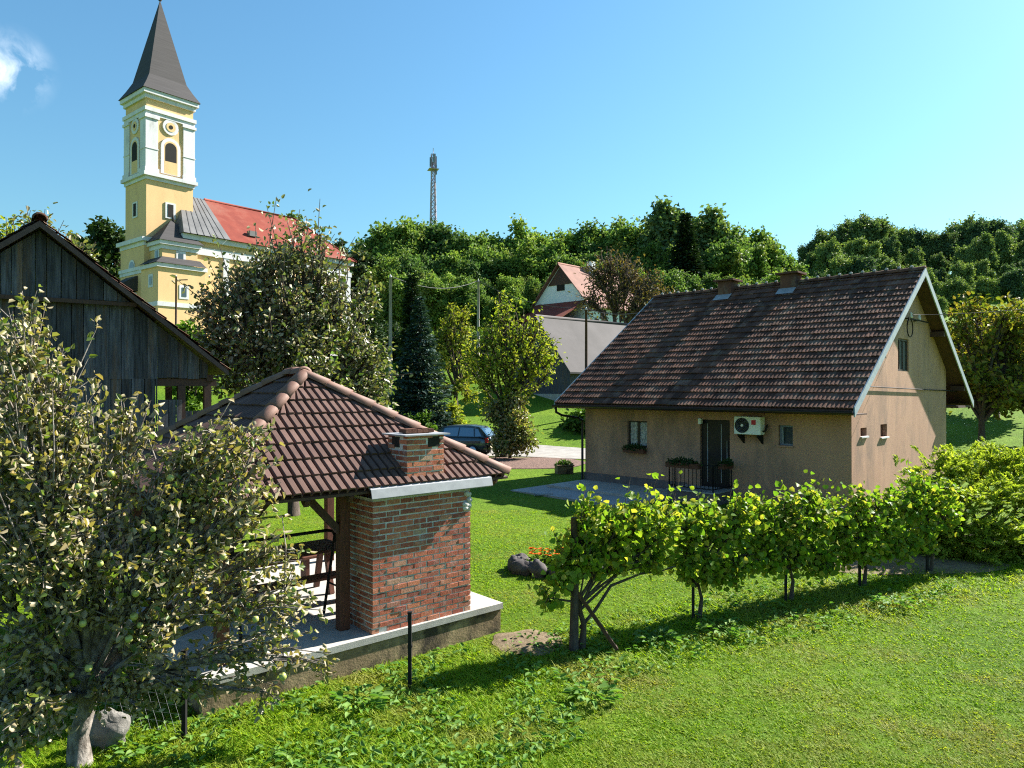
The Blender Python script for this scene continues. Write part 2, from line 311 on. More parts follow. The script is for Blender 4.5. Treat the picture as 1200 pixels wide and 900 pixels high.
# ------------------------------------------------------------------ generic builders
def tiles(mb, O, u, v, nrm, vmax, urange, tw, ex, prof, lift, thick, seed=0, mi=0, jit=.006):
    """individual roof tiles on a slope: O eave corner, u along the eave, v up the slope; urange(v) gives the slope's ends"""
    O, u, v, nrm = Vector(O), Vector(u), Vector(v), Vector(nrm); rnd = random.Random(seed); nc = int(math.ceil(vmax / ex))
    k = len(prof)
    for c in range(nc):
        v0 = c * ex; v1 = min(v0 + ex * 1.12, vmax); a0, b0 = urange(v0); a1, b1 = urange(v1)
        u_ = math.floor(min(a0, a1) / tw) * tw
        while u_ < max(b0, b1):
            if u_ + tw > a0 and u_ < b0:
                dz = rnd.uniform(-jit, jit); tl = rnd.uniform(-jit, jit); vs = []
                for row in range(3):
                    vv = (v0, v0, v1)[row] + (rnd.uniform(-.006, .006) if row < 2 else 0); a, b = ((a0, b0), (a0, b0), (a1, b1))[row]
                    for i, (f, h) in enumerate(prof):
                        uu = min(max(u_ + f * tw, a), b); hh = h + dz + tl * (f - .5) + (lift if row < 2 else 0) - (thick if row == 0 else 0)
                        vs.append(O + u * uu + v * vv + nrm * hh)
                mb.add(vs, [(r * k + i, r * k + i + 1, (r + 1) * k + i + 1, (r + 1) * k + i) for r in range(2) for i in range(k - 1)], mi)
            u_ += tw
def caps(mb, a, b, r, n, mi=0, seed=0):
    """overlapping half round ridge tiles from a up to b"""
    a, b = Vector(a), Vector(b); d = (b - a) / n; rnd = random.Random(seed); ax = d.normalized(); sx = ax.cross(Vector((0, 0, 1))).normalized(); up = sx.cross(ax)
    for i in range(n):
        p0 = a + d * i - d * .06; p1 = a + d * (i + 1) + d * .04; vs = []
        for p, rr, dz in ((p0, r * .9, -.0), (p0, r * 1.12, .012), (p1, r * .95, 0)):
            for j in range(9):
                t = math.pi * (j / 8) ; vs.append(p + sx * math.cos(t) * rr + up * (math.sin(t) * rr * .9 - r * .25 + dz + rnd.uniform(-.004, .004)))
        mb.add(vs, [(q * 9 + j, q * 9 + j + 1, (q + 1) * 9 + j + 1, (q + 1) * 9 + j) for q in range(2) for j in range(8)], mi, True)
def wall_panel(mb, O, xd, inward, x0, x1, z0, topf, openings, depth, breaks=(), mi=0):
    """a wall in vertical strips with real openings and reveals; topf(x) is the top line"""
    O, xd, inward = Vector(O), Vector(xd), Vector(inward)
    P = lambda x, z, d=0: O + xd * x + Vector((0, 0, z)) + inward * d
    xs = sorted(set([x0, x1] + [b for b in breaks if x0 < b < x1] + [e for o in openings for e in o[:2]]))
    for a, b in zip(xs, xs[1:]):
        zs = z0
        for o in sorted([o for o in openings if o[0] < (a + b) / 2 < o[1]], key=lambda q: q[2]):
            mb.quad(P(a, zs), P(b, zs), P(b, o[2]), P(a, o[2]), mi); zs = o[3]
        mb.quad(P(a, zs), P(b, zs), P(b, topf(b)), P(a, topf(a)), mi)
    for a, b, c, d in openings:
        for p, q in (((a, c), (b, c)), ((b, c), (b, d)), ((b, d), (a, d)), ((a, d), (a, c))):
            mb.quad(P(*p), P(*q), P(*q, depth), P(*p, depth), mi)

# ------------------------------------------------------------------ the plaster house
HO = Vector((8.9, 18.5, 0)); HR = R(45.4)                  # local x: gable depth, local y: along the eaves
EZ = H - .556; RX, RH, W_, LEN = 6.475, 4.42, 12.95, 10.32
SL = RH / RX
def house():
    t = thing('plaster_house', 'ochre plastered house with dark weathered tile roof and boarded eaves', 'house', (HO.x, HO.y, 0), HR)
    ey, gy, fy, bx = 1.15, .45, 9.83, 10.95               # front wall x, gable wall y, far wall y, rear wall x
    wtop = lambda x: EZ - .12 + SL * (x if x < RX else W_ - x)
    w = MB()
    # front wall (runs along local y)
    op_f = [(7.14, 7.95, 1.72, 2.62), (4.08, 5.12, .6, 2.75), (2.09, 2.52, 2.06, 2.66)]
    wall_panel(w, (ey, 0, 0), (0, 1, 0), (1, 0, 0), gy, fy, -.3, lambda y: EZ + .2, op_f, .18)
    op_g = [(5.25, 6.35, 4.3, 5.35), (1.85, 2.35, 2.38, 2.62), (3.55, 4.15, 2.28, 2.66)]
    wall_panel(w, (0, gy, 0), (1, 0, 0), (0, 1, 0), ey, bx, -.3, wtop, op_g, .16, (RX,))
    wall_panel(w, (0, fy, 0), (1, 0, 0), (0, -1, 0), ey, bx, -.3, wtop, [], .16, (RX,))
    wall_panel(w, (bx, 0, 0), (0, 1, 0), (-1, 0, 0), gy, fy, -.3, lambda y: wtop(bx), [], .16)
    wall = w.build('wall', MAT['plaster'], t)
    p = MB(); p.box(ey - .03, ey + .05, 5.6, fy + .03, -.3, .66); p.build('plinth', MAT['plinth'], t)
    # roof deck, tiles, ridge
    cs, sn = math.cos(math.atan(SL)), math.sin(math.atan(SL)); vmax = RX / cs
    d = MB(); th = .1
    for sx, s in ((0, 1), (W_, -1)):
        a = [(sx, 0, EZ - .02), (RX, 0, EZ + RH - .02), (RX, 0, EZ + RH - .02 - th), (sx, 0, EZ - .02 - th)]
        d.prism([(x, .03, z) for x, y, z in a], (0, LEN - .06, 0))
    roof = d.build('roof', MAT['soffit'], t)
    prof = [(0, .0), (.12, .018), (.25, .026), (.38, .018), (.5, .004), (.62, .018), (.75, .026), (.88, .018), (1.02, .002)]
    tb = MB()
    tiles(tb, (0, 0, EZ), (0, 1, 0), (cs, 0, sn), (-sn, 0, cs), vmax, lambda v: (0, LEN), .235, .362, prof, .042, .03, 3, 0, .007)
    tiles(tb, (W_, 0, EZ), (0, 1, 0), (-cs, 0, sn), (sn, 0, cs), vmax, lambda v: (0, LEN), .218, .362, prof, .034, .026, 4, 0, .01)
    tb.build('roof_tiles', MAT['tile_old'], roof)
    rb = MB(); caps(rb, (RX, 0, EZ + RH + .02), (RX, LEN, EZ + RH + .02), .13, 27)
    for k in range(1, 27): rb.lathe([(0, .06), (.045, .04), (.06, 0), (.04, -.04)], (RX, LEN * k / 27, EZ + RH + .135), 8, 1)   # pale mortar at the joints
    rb.build('ridge', [MAT['tile_old'], MAT['concrete']], roof)
    # bargeboards, near and far
    for y0, y1 in ((-.035, 0.0), (LEN, LEN + .035)):
        for sx in (0, W_):
            b = MB(); b.prism([(sx, y0, EZ + .06), (RX, y0, EZ + RH + .06), (RX, y0, EZ + RH - .2), (sx, y0, EZ - .2)], (0, y1 - y0, 0)); b.build('bargeboard', MAT['barge'], t)
    # boxed eaves at the front, purlin ends at the gable, rear soffit box
    s = MB(); s.box(.12, ey - .004, .04, LEN - .04, EZ - .16, EZ - .125)
    s.build('soffit', MAT['soffit'], t)
    for px_, pz in ((2.6, EZ + SL * 2.6 - .27), (RX, EZ + RH - .3), (W_ - 4.0, EZ + SL * 4.0 - .27), (W_ - 1.2, EZ + SL * 1.2 - .27)):
        q = MB(); q.box(px_ - .08, px_ + .08, .02, gy + .02, pz - .09, pz + .09); q.build('purlin', MAT['wood_dark'], t)
    q = MB(); q.box(bx + .003, W_ - .1, .05, gy + .6, EZ - .18, EZ - .1); q.build('rear_soffit', MAT['soffit'], t)
    g = MB(); n = 8
    vs = []
    for y in (-.02, LEN + .05):
        for j in range(n + 1):
            a = math.pi * j / n; vs.append((-.05 - .065 * math.cos(a), y, EZ - .06 - .07 * math.sin(a)))
    g.add(vs, [(j, j + 1, n + 2 + j, n + 1 + j) for j in range(n)], 0, True)
    g.tube([(-.12, -.02, EZ - .05), (-.12, LEN + .05, EZ - .05)], .012, 5)
    gut = g.build('gutter', MAT['gutter'], t); sm = gut.modifiers.new('solid', 'SOLIDIFY'); sm.thickness = .008
    dp = MB(); dp.tube([(-.05, LEN - .1, EZ - .1), (-.05, LEN - .1, EZ - .3), (.2, LEN - .16, EZ - .42), (.8, fy + .1, EZ - .52), (ey - .1, fy + .06, EZ - .62), (ey - .1, fy + .06, EZ - .8), (ey - .1, fy + .06, .2)], .045, 8)
    dp.build('downpipe', MAT['gutter'], t)
    # windows
    def win(y0, y1, z0, z1, mullion, fm, inner=None, sill=True, tilt=False):
        f = MB(); x = ey + .1; b = .05
        for a in ((y0, y0 + b, z0, z1), (y1 - b, y1, z0, z1), (y0 + b, y1 - b, z0, z0 + b), (y0 + b, y1 - b, z1 - b, z1)):
            f.box(x, x + .06, a[0], a[1], a[2], a[3])
        if mullion: f.box(x - .01, x + .05, (y0 + y1) / 2 - .05, (y0 + y1) / 2 + .05, z0 + b, z1 - b)
        fr = f.build('window', fm, t)
        g = MB(); g.box(x + .03, x + .035, y0 + b, y1 - b, z0 + b, z1 - b); g.build('pane', inner or MAT['glass'], fr)
        if sill: q = MB(); q.box(ey - .05, ey + .1, y0 - .03, y1 + .03, z0 - .045, z0 - .003); q.build('sill', MAT['plaster'], fr)
    win(7.14, 7.95, 1.72, 2.62, True, MAT['frame_brown'], MAT['curtain'])
    win(2.09, 2.52, 2.06, 2.66, False, MAT['frame_grey'], sill=True)
    v = MB(); v.bar((ey + .09, 2.42, 2.1), (ey + .0, 2.4, 2.62), .05, .03); v.build('tilted_sash', MAT['frame_grey'], t)
    # gable openings: louvred attic window, two small blocked windows with white sills
    f = MB(); y = gy + .04
    f.box(5.25, 5.32, y, y + .08, 4.3, 5.35); f.box(6.28, 6.35, y, y + .08, 4.3, 5.35); f.box(5.32, 6.28, y, y + .08, 4.3, 4.36); f.box(5.32, 6.28, y, y + .08, 5.29, 5.35)
    for x in (5.55, 5.9): f.box(x - .03, x + .03, y, y + .07, 4.36, 5.29)
    fr = f.build('attic_window', MAT['frame_brown'], t)
    q = MB()
    for k, x in enumerate((5.33, 5.59, 5.94)): q.box(x, x + (.19, .28, .33)[k], y + .03, y + .04, 4.37, 5.28)
    q.build('louvre', MAT['shutter'], fr)
    for a, b, c, d in ((1.85, 2.35, 2.38, 2.62), (3.55, 4.15, 2.28, 2.66)):
        q = MB(); q.box(a, b, gy + .12, gy + .13, c, d); fr = q.build('small_window', MAT['wood_red'], t)
        q = MB(); q.box(a - .04, b + .04, gy - .06, gy + .12, c - .045, c - .002); q.build('sill', MAT['church_white'], fr)
    # door with two slim glazed strips
    dr = MB(); x = ey + .1
    dr.box(x, x + .06, 4.08, 5.12, .6, 2.75); do = dr.build('door', MAT['door'], t)
    for yy in (4.42, 4.9):
        q = MB(); q.box(x - .006, x - .001, yy - .012, yy + .012, .75, 2.62); q.build('glazing_strip', MAT['zinc'], do)
    q = MB(); q.tube([(x - .05, 4.2, 1.2), (x - .05, 4.2, 2.1)], .014, 6); q.tube([(x - .05, 4.2, 1.3), (x, 4.2, 1.3)], .01, 5); q.build('handle', MAT['zinc'], do)
    q = MB(); q.box(ey - .12, ey - .003, 5.02, 5.12, 2.6, 2.78); q.build('door_lamp', MAT['white_plastic'], t)
    # entrance landing with railing
    l = MB(); l.box(-.07, ey - .003, 3.97, 5.56, -.2, .57); l.build('landing', MAT['plinth'], t)
    l = MB(); l.box(-.1, ey - .003, 3.94, 5.59, .573, .61); l.build('landing_slab', MAT['patio'], t)
    r = MB(); zt = 1.42
    for a, b in (((-.03, 4.01), (-.03, 5.52)), ((-.03, 4.01), (ey - .05, 4.01)), ((-.03, 5.52), (.3, 5.52))):
        for z in (.7, zt): r.bar((a[0], a[1], z), (b[0], b[1], z), .03)
        L = math.dist(a, b); n_ = int(L / .13)
        for k in range(n_ + 1):
            x_, y_ = a[0] + (b[0] - a[0]) * k / n_, a[1] + (b[1] - a[1]) * k / n_; r.bar((x_, y_, .61 if k in (0, n_) else .7), (x_, y_, zt), .03 if k in (0, n_) else .014)
    r.build('railing', MAT['black'], t)
    # two brick chimneys close to the ridge, with caps and a metal apron
    for yy, xx in ((4.35, RX - .15), (6.85, RX - .15)):
        zr = EZ + RH
        q = MB(); q.box(xx - .28, xx + .28, yy - .28, yy + .28, zr - .8, zr + .3); ch = q.build('chimney', MAT['tile_old'], roof)
        q = MB(); q.box(xx - .4, xx + .4, yy - .42, yy + .42, zr + .303, zr + .37); q.build('chimney_cap', MAT['tile_old'], ch)
        q = MB(); z0 = EZ + SL * (xx - .62) + .085; z1 = EZ + SL * (xx - .29) + .095
        q.add([(xx - .62, yy - .32, z0), (xx - .29, yy - .32, z1), (xx - .29, yy + .32, z1), (xx - .62, yy + .32, z0)], [(0, 1, 2, 3)]); q.build('apron', MAT['zinc'], ch)
    # service pipe with insulators, drop loop and cable along the gable
    q = MB(); q.tube([(5.7, gy - .18, 6.0), (7.9, gy - .18, 6.0)], .025, 6); q.tube([(6.9, gy - .18, 6.0), (6.9, gy, 6.0)], .02, 6); q.tube([(5.75, gy - .18, 6.0), (5.75, gy, 6.0)], .02, 6)
    sp = q.build('service_bracket', MAT['black'], t)
    for x in (5.95, 6.85): q = MB(); q.lathe([(0, .0), (.05, 0), (.06, .06), (.035, .1), (.05, .15), (0, .2)], (x, gy - .18, 6.02), 8); q.build('insulator', MAT['church_white'], sp)
    q = MB(); q.tube([(6.0 + .3 * math.sin(a) + .15, gy - .1, 5.72 + .3 * math.cos(a)) for a in [k * math.pi / 8 for k in range(-1, 16)]], .018, 5); q.build('cable_loop', MAT['black'], sp)
    q = MB(); q.tube([(1.3, gy - .05, 3.82), (4, gy - .05, 3.77), (8, gy - .05, 3.7), (bx, gy - .05, 3.66), (W_, gy - .1, 3.6)], .018, 5); q.build('wall_cable', MAT['black'], t)
    return t
house()
HM = Matrix.Translation(HO) @ Matrix.Rotation(HR, 4, 'Z')
def hw(x, y, z=0): return HM @ Vector((x, y, z))
# paving round the house
pv = MB()
for a in ((-2.3, 1.115, 5.63, 10.3, .3), (1.0, 4.2, 10.303, 12.6, .3)):
    P = [hw(a[0], a[2]), hw(a[1], a[2]), hw(a[1], a[3]), hw(a[0], a[3])]; pv.prism([(p.x, p.y, .0) for p in P], (0, 0, a[4]))
o = pv.build('patio', MAT['patio']); o['kind'] = 'structure'
pv = MB(); P = [hw(-.9, 5.64), hw(1.11, 5.64), hw(1.11, 9.9), hw(-.9, 9.9)]; pv.prism([(p.x, p.y, .303) for p in P], (0, 0, .08)); o = pv.build('patio_step', MAT['concrete']); o['kind'] = 'structure'
def ac():
    p = hw(.72, 3.3, 2.36); t = thing('air_conditioner', 'white outdoor air conditioner unit with round fan on the house wall', 'air conditioner', p, HR)
    b = MB(); b.box(0, .3, -.42, .42, 0, .54); b.build('casing', MAT['white_plastic'], t, .02)
    f = MB()
    M = Matrix.Translation((-.012, .16, .27)) @ Matrix.Rotation(R(-90), 4, 'Y')
    f.lathe([(0, 0), (.2, 0), (.225, .012), (.23, 0), (.23, -.01)], (0, 0, 0), 24); f.v = [tuple(M @ Vector(v)) for v in f.v]; gr = f.build('fan_grille', MAT['black'], t)
    f = MB(); f.lathe([(0, .02), (.035, .018), (.045, 0)], (0, 0, 0), 12); f.v = [tuple(M @ Vector(v)) for v in f.v]; f.build('hub', MAT['white_plastic'], gr)
    f = MB()
    for k in range(5):
        f.tube([M @ Vector(((.06 + .04 * k) * math.cos(a), (.06 + .04 * k) * math.sin(a), .012)) for a in [2 * math.pi * j / 20 for j in range(21)]], .004, 4)
    f.build('grille_rings', MAT['frame_grey'], gr)
    f = MB(); f.box(-.006, -.001, -.28, -.14, .3, .44); f.build('badge', MAT['red'], t)
    f = MB(); f.tube([(.15, -.425, .1), (.15, -.5, .12), (.3, -.5, .3)], .03, 6); f.build('pipe', MAT['black'], t)
    f = MB()
    for y in (-.3, .3): f = MB(); f.prism([(.02, y - .02, -.045), (.42, y - .02, -.3), (.42, y - .02, -.003), (.02, y - .02, -.003)], (0, .04, 0)); f.build('bracket', MAT['black'], t)
ac()

# ------------------------------------------------------------------ foliage generators
def unit(v): return v / np.maximum(np.linalg.norm(v, axis=1, keepdims=True), 1e-9)
def leaf_mesh(name, P, D, N, L, Wd, mat, shape='broad', fold=.25, curl=.2):
    """P bases, D directions, N normals, L lengths, Wd widths -> one mesh of separate leaves"""
    n = len(P); D = unit(D); S = unit(np.cross(D, N)); N = unit(np.cross(S, D)); L = L[:, None]; Wd = Wd[:, None]
    if shape == 'diamond':
        V = np.stack([P, P + D * L * .5 + S * Wd * .5 + N * Wd * fold, P + D * L - N * L * curl, P + D * L * .5 - S * Wd * .5 + N * Wd * fold], 1).reshape(-1, 3)
        a = np.arange(n)[:, None] * 4; Fc = np.concatenate([a + np.array([0, 1, 2]), a + np.array([0, 2, 3])])
        return np_mesh(name, V, Fc, mat)
    if shape == 'blade':
        V = np.stack([P - S * Wd * .5, P + S * Wd * .5, P + D * L - N * L * curl], 1).reshape(-1, 3)
        return np_mesh(name, V, np.arange(n * 3).reshape(-1, 3), mat)
    V = np.stack([P, P + D * L * .3 + S * Wd * .48 + N * Wd * fold, P + D * L * .72 + S * Wd * .36 + N * (Wd * fold - L * curl * .4), P + D * L - N * L * curl,
                  P + D * L * .72 - S * Wd * .36 + N * (Wd * fold - L * curl * .4), P + D * L * .3 - S * Wd * .48 + N * Wd * fold], 1).reshape(-1, 3)
    a = np.arange(n)[:, None] * 6; Fc = np.concatenate([a + np.array([0, 1, 2, 3]), a + np.array([0, 3, 4, 5])])
    return np_mesh(name, V, Fc, mat)
def blob_tree(blobs, fork, r0, seed, ntwig, nleaf, L, Wd, leafmat, barkmat, shape='broad', trunk=None, up=.6, out=.5, rnd_n=.6, droop=.2, twig_r=.008, twig_branches=True, shoots=0, jitter=.06, fold=.25, curl=.2, inner=.35, blob_scale=True, sides=6, r_tip=None):
    """a tree as meshes in its own frame: trunk to the fork, a limb to each blob of the crown, twigs through the blob, leaves along the twigs.
    blobs: (x, y, z, rx, ry, rz). Returns (crown mesh, trunk MB)."""
    rg = np.random.default_rng(seed); rd = random.Random(seed); br = MB(); r_tip = r_tip or r0 * .18
    trunk = trunk or [(0, 0, -.15), (rd.uniform(-.05, .05) * fork, rd.uniform(-.05, .05) * fork, fork * .5), (0, 0, fork)]
    top = Vector(trunk[-1]); k = len(trunk)
    br.tube(trunk, [r0 * (1.35 if i == 0 else 1.0) * (1 - .35 * i / max(1, k - 1)) for i in range(k)], 9)
    vol = [b[3] * b[4] * b[5] for b in blobs]; mean = (sum(v ** .67 for v in vol) / len(vol))
    PP, DD, NN = [], [], []
    ctr = np.array([sum(b[i] for b in blobs) / len(blobs) for i in range(3)])
    for b, vo in zip(blobs, vol):
        c = Vector(b[:3]); s0 = top - Vector((0, 0, rd.uniform(0, fork * .3))) if fork > 0 else top
        mid = s0.lerp(c, .5) + Vector((rd.uniform(-.12, .12), rd.uniform(-.12, .12), rd.uniform(-.02, .12))) * (c - s0).length
        limb = [s0 * (1 - q) ** 2 + mid * 2 * q * (1 - q) + c * q * q for q in [i / 6 for i in range(7)]]
        rl = r0 * (.3 + .3 * rd.random()); br.tube(limb, [rl + (r_tip - rl) * i / 6 for i in range(7)], sides)
        nt = max(3, int(ntwig * (vo ** .67 / mean if blob_scale else 1)))
        v = unit(rg.normal(size=(nt, 3))); rad = inner + (1 - inner) * rg.random((nt, 1)) ** .6
        E = np.array(b[:3]) + v * rad * np.array(b[3:6])
        if shoots: w = rg.random((nt, 1)) < shoots; E = np.where(w, np.array(b[:3]) + (v + [0, 0, .5]) * (1.05 + .7 * rg.random((nt, 1))) * np.array(b[3:6]), E)
        for e in E:
            q = rd.uniform(.45, 1); i = min(5, int(q * 6)); s = limb[i].lerp(limb[i + 1], q * 6 - i); ev = Vector(e)
            m = s.lerp(ev, .5) + Vector((rd.uniform(-.1, .1), rd.uniform(-.1, .1), rd.uniform(0, .15))) * (ev - s).length
            if twig_branches: br.tube([s, m, ev], [twig_r * 1.6, twig_r * 1.2, twig_r * .6], 4, cap=False)
            s_, m_, e_ = np.array(s), np.array(m), np.array(ev)
            t = (.3 + .7 * rg.random((nleaf, 1)) ** .7)
            P = s_ * (1 - t) ** 2 + 2 * m_ * t * (1 - t) + e_ * t * t + rg.normal(size=(nleaf, 3)) * jitter
            d = unit((e_ - s_)[None])[0]
            D = d[None] * .5 + rg.normal(size=(nleaf, 3)) * .7 - np.array([0, 0, droop])
            o_ = unit(P - ctr)
            PP.append(P); DD.append(D); NN.append(o_ * out + np.array([0, 0, up]) + rg.normal(size=(nleaf, 3)) * rnd_n)
    P, D, N = np.concatenate(PP), np.concatenate(DD), np.concatenate(NN); n = len(P); sc = .7 + .6 * rg.random(n)
    return leaf_mesh('crown', P, D, N, L * sc, Wd * sc * (.85 + .3 * rg.random(n)), leafmat, shape, fold, curl), br
def plant(name, label, cat, loc, res, barkmat, group=None, crown_name='crown', trunk_name='trunk', rz=0):
    t = thing(name, label, cat, loc, rz, group); link(crown_name, res[0], t); res[1].build(trunk_name, barkmat, t); return t
def rand_blobs(seed, n, rx, ry, z0, z1, rb, flat=.8, taper=.5):
    """blobs filling an egg-shaped crown between z0 and z1"""
    rd = random.Random(seed); out = []
    for i in range(n):
        f = (i + .5) / n; z = z0 + (z1 - z0) * f; w = math.sin(math.pi * min(1, .22 + f * .72)) ** .7; a = i * 2.4 + rd.uniform(-.5, .5); q = rd.uniform(.35, .8) * w
        s = rb * rd.uniform(.75, 1.25) * (1 - taper * f * .5); out.append((math.cos(a) * rx * q, math.sin(a) * ry * q, z, s, s, s * flat))
    return out

# ------------------------------------------------------------------ the brick and timber gazebo
GO = Vector((-1.916, 9.78, 0)); GR = R(41)               # local x along the front, local y to the back
GM = Matrix.Translation(GO) @ Matrix.Rotation(GR, 4, 'Z')
def gw(x, y, z=0): return GM @ Vector((x, y, z))
SZ = .36
def bricks(mb, x0, x1, y0, y1, z0, z1, seed, skip=None, mi=0):
    """courses of single bricks round a rectangular shaft, mortar joints between"""
    rd = random.Random(seed); hb, lb, jt, dp = .060, .206, .02, .1; c = 0; z = z0
    while z < z1 - .03:
        zt = min(z + hb, z1)
        for side in range(4):
            L = (x1 - x0) if side % 2 == 0 else (y1 - y0); u = -(.115 if (c + side) % 2 else 0.)
            while u < L:
                a, b = max(u, 0), min(u + lb + rd.uniform(-.012, .012), L)
                if b - a > .03 and not (skip and skip(side, (a + b) / 2, z)) and not (rd.random() < .004):
                    o_ = rd.uniform(.001, .011); q = rd.uniform(-.003, .003); e = .003 if side % 2 else 0
                    i = dp
                    if side == 0: bx_ = (x0 + a, x0 + b, y0 - o_, y0 + i)
                    elif side == 2: bx_ = (x0 + a, x0 + b, y1 - i, y1 + o_)
                    elif side == 1: bx_ = (x1 - i, x1 + o_, y0 + a + .001, y0 + b - .001)
                    else: bx_ = (x0 - o_, x0 + i, y0 + a + .001, y0 + b - .001)
                    mb.box(*bx_, z + q + e, zt + q - e, mi)
                u += lb + jt
        z += hb + jt; c += 1
def gazebo():
    t = thing('garden_gazebo', 'open timber gazebo with hipped brown tile roof', 'gazebo', (GO.x, GO.y, 0), GR)
    s = MB(); s.box(-2.3, 2.3, -.06, 4.75, SZ - .09, SZ); s.build('floor_slab', MAT['concrete'], t)
    s = MB(); s.box(-2.27, 2.27, -.035, 4.72, -.6, SZ - .092); s.build('foundation', MAT['old_concrete'], t)
    # roof
    XL, XR, Y0, Y1, EZg = -2.46, 2.4, -.06, 4.85, 2.35; xm = (XL + XR) / 2; yr0, yr1, ZR = 2.12, 2.75, 3.9
    A, B, C, D = (XL, Y0), (XR, Y0), (XR, Y1), (XL, Y1); r0, r1 = Vector((xm, yr0, ZR)), Vector((xm, yr1, ZR))
    V = lambda p, z=EZg: Vector((p[0], p[1], z))
    prof = [(0, -.026), (.06, .016), (.16, .026), (.68, .026), (.78, .014), (.86, -.026), (1.0, -.026)]
    tb = MB(); dk = MB()
    def face(p, q, top0, top1, seed):
        p, q = V(p), V(q); u = (q - p).normalized(); L = (q - p).length
        t0 = (top0 - p).dot(u); t1 = (top1 - p).dot(u); foot = p + u * t0; vv = (top0 - foot); S = vv.length; vv.normalize(); nn = u.cross(vv).normalized()
        if nn.z < 0: nn = -nn
        tiles(tb, p + nn * .03, u, vv, nn, S, lambda v: (t0 * v / S, L + (t1 - L) * v / S),   .128, .335, prof, .036, .026, seed, 0, .003)
        dk.prism([p, q, top1, top0], (0, 0, -.035))
    face(A, B, r0, r0, 1); face(B, C, r0, r1, 2); face(C, D, r1, r1, 3); face(D, A, r1, r0, 4)
    roof = dk.build('roof', MAT['wood_dark'], t); tb.build('roof_tiles', MAT['tile_new'], roof)
    up = Vector((0, 0, .07))
    for k, (a, b, n) in enumerate(((V(A), r0, 9), (V(B), r0, 9), (V(C), r1, 9), (V(D), r1, 9))):
        cb = MB(); caps(cb, a + up, b + up * 1.4, .105, n, 0, k); cb.build('hip_cap', MAT['ridge_new'], roof)
    cb = MB(); caps(cb, r0 + up * 1.5, r1 + up * 1.5, .115, 2); cb.build('ridge_cap', MAT['ridge_new'], roof)
    # frame: plate beams, posts with braces, rafters
    f = MB()
    for a, b in (((-2.0, .22), (2.0, .22)), ((-2.0, 4.4), (2.0, 4.4)), ((-1.95, .22), (-1.95, 4.4)), ((1.95, .22), (1.95, 4.4))): f.bar((*a, 2.42), (*b, 2.42), .14, .16)
    f.build('plate_beam', MAT['wood_dark'], t)
    rf = MB()
    for k in range(8):
        x = XL + .25 + k * .62
        for y, d_ in ((Y0, 1), (Y1, -1)): rf.bar((x, y + .03 * d_, EZg - .09), (x, y + d_ * .5, EZg + .25), .07, .1)
        y = Y0 + .25 + k * .62
        for x_, d_ in ((XL, 1), (XR, -1)): rf.bar((x_ + .03 * d_, y, EZg - .09), (x_ + d_ * .5, y, EZg + .25), .07, .1)
    rf.build('rafters_eaves' if False else 'rafter_row', MAT['wood_dark'], roof)
    for x, y, m in ((-1.93, .3, 'wood_red'), (-.2, .48, 'wood_red'), (-1.93, 4.35, 'wood_red'), (1.5, 4.3, 'wood_red'), (1.95, .95, 'wood_red')):
        p = MB(); p.box(x - .075, x + .075, y - .075, y + .075, SZ + .002, 2.5); po = p.build('post', MAT[m], t, .008)
        for d_ in ((-1, 0), (1, 0)):
            if x + d_[0] * .5 < -2 or x + d_[0] * .5 > 2 or (x == -.2 and d_[0] > 0): continue
            q = MB(); q.bar((x + d_[0] * .06, y, 1.75), (x + d_[0] * .62, y, 2.36), .09, .09); q.build('brace', MAT['wood_dark'], po)
    return t
gazebo()
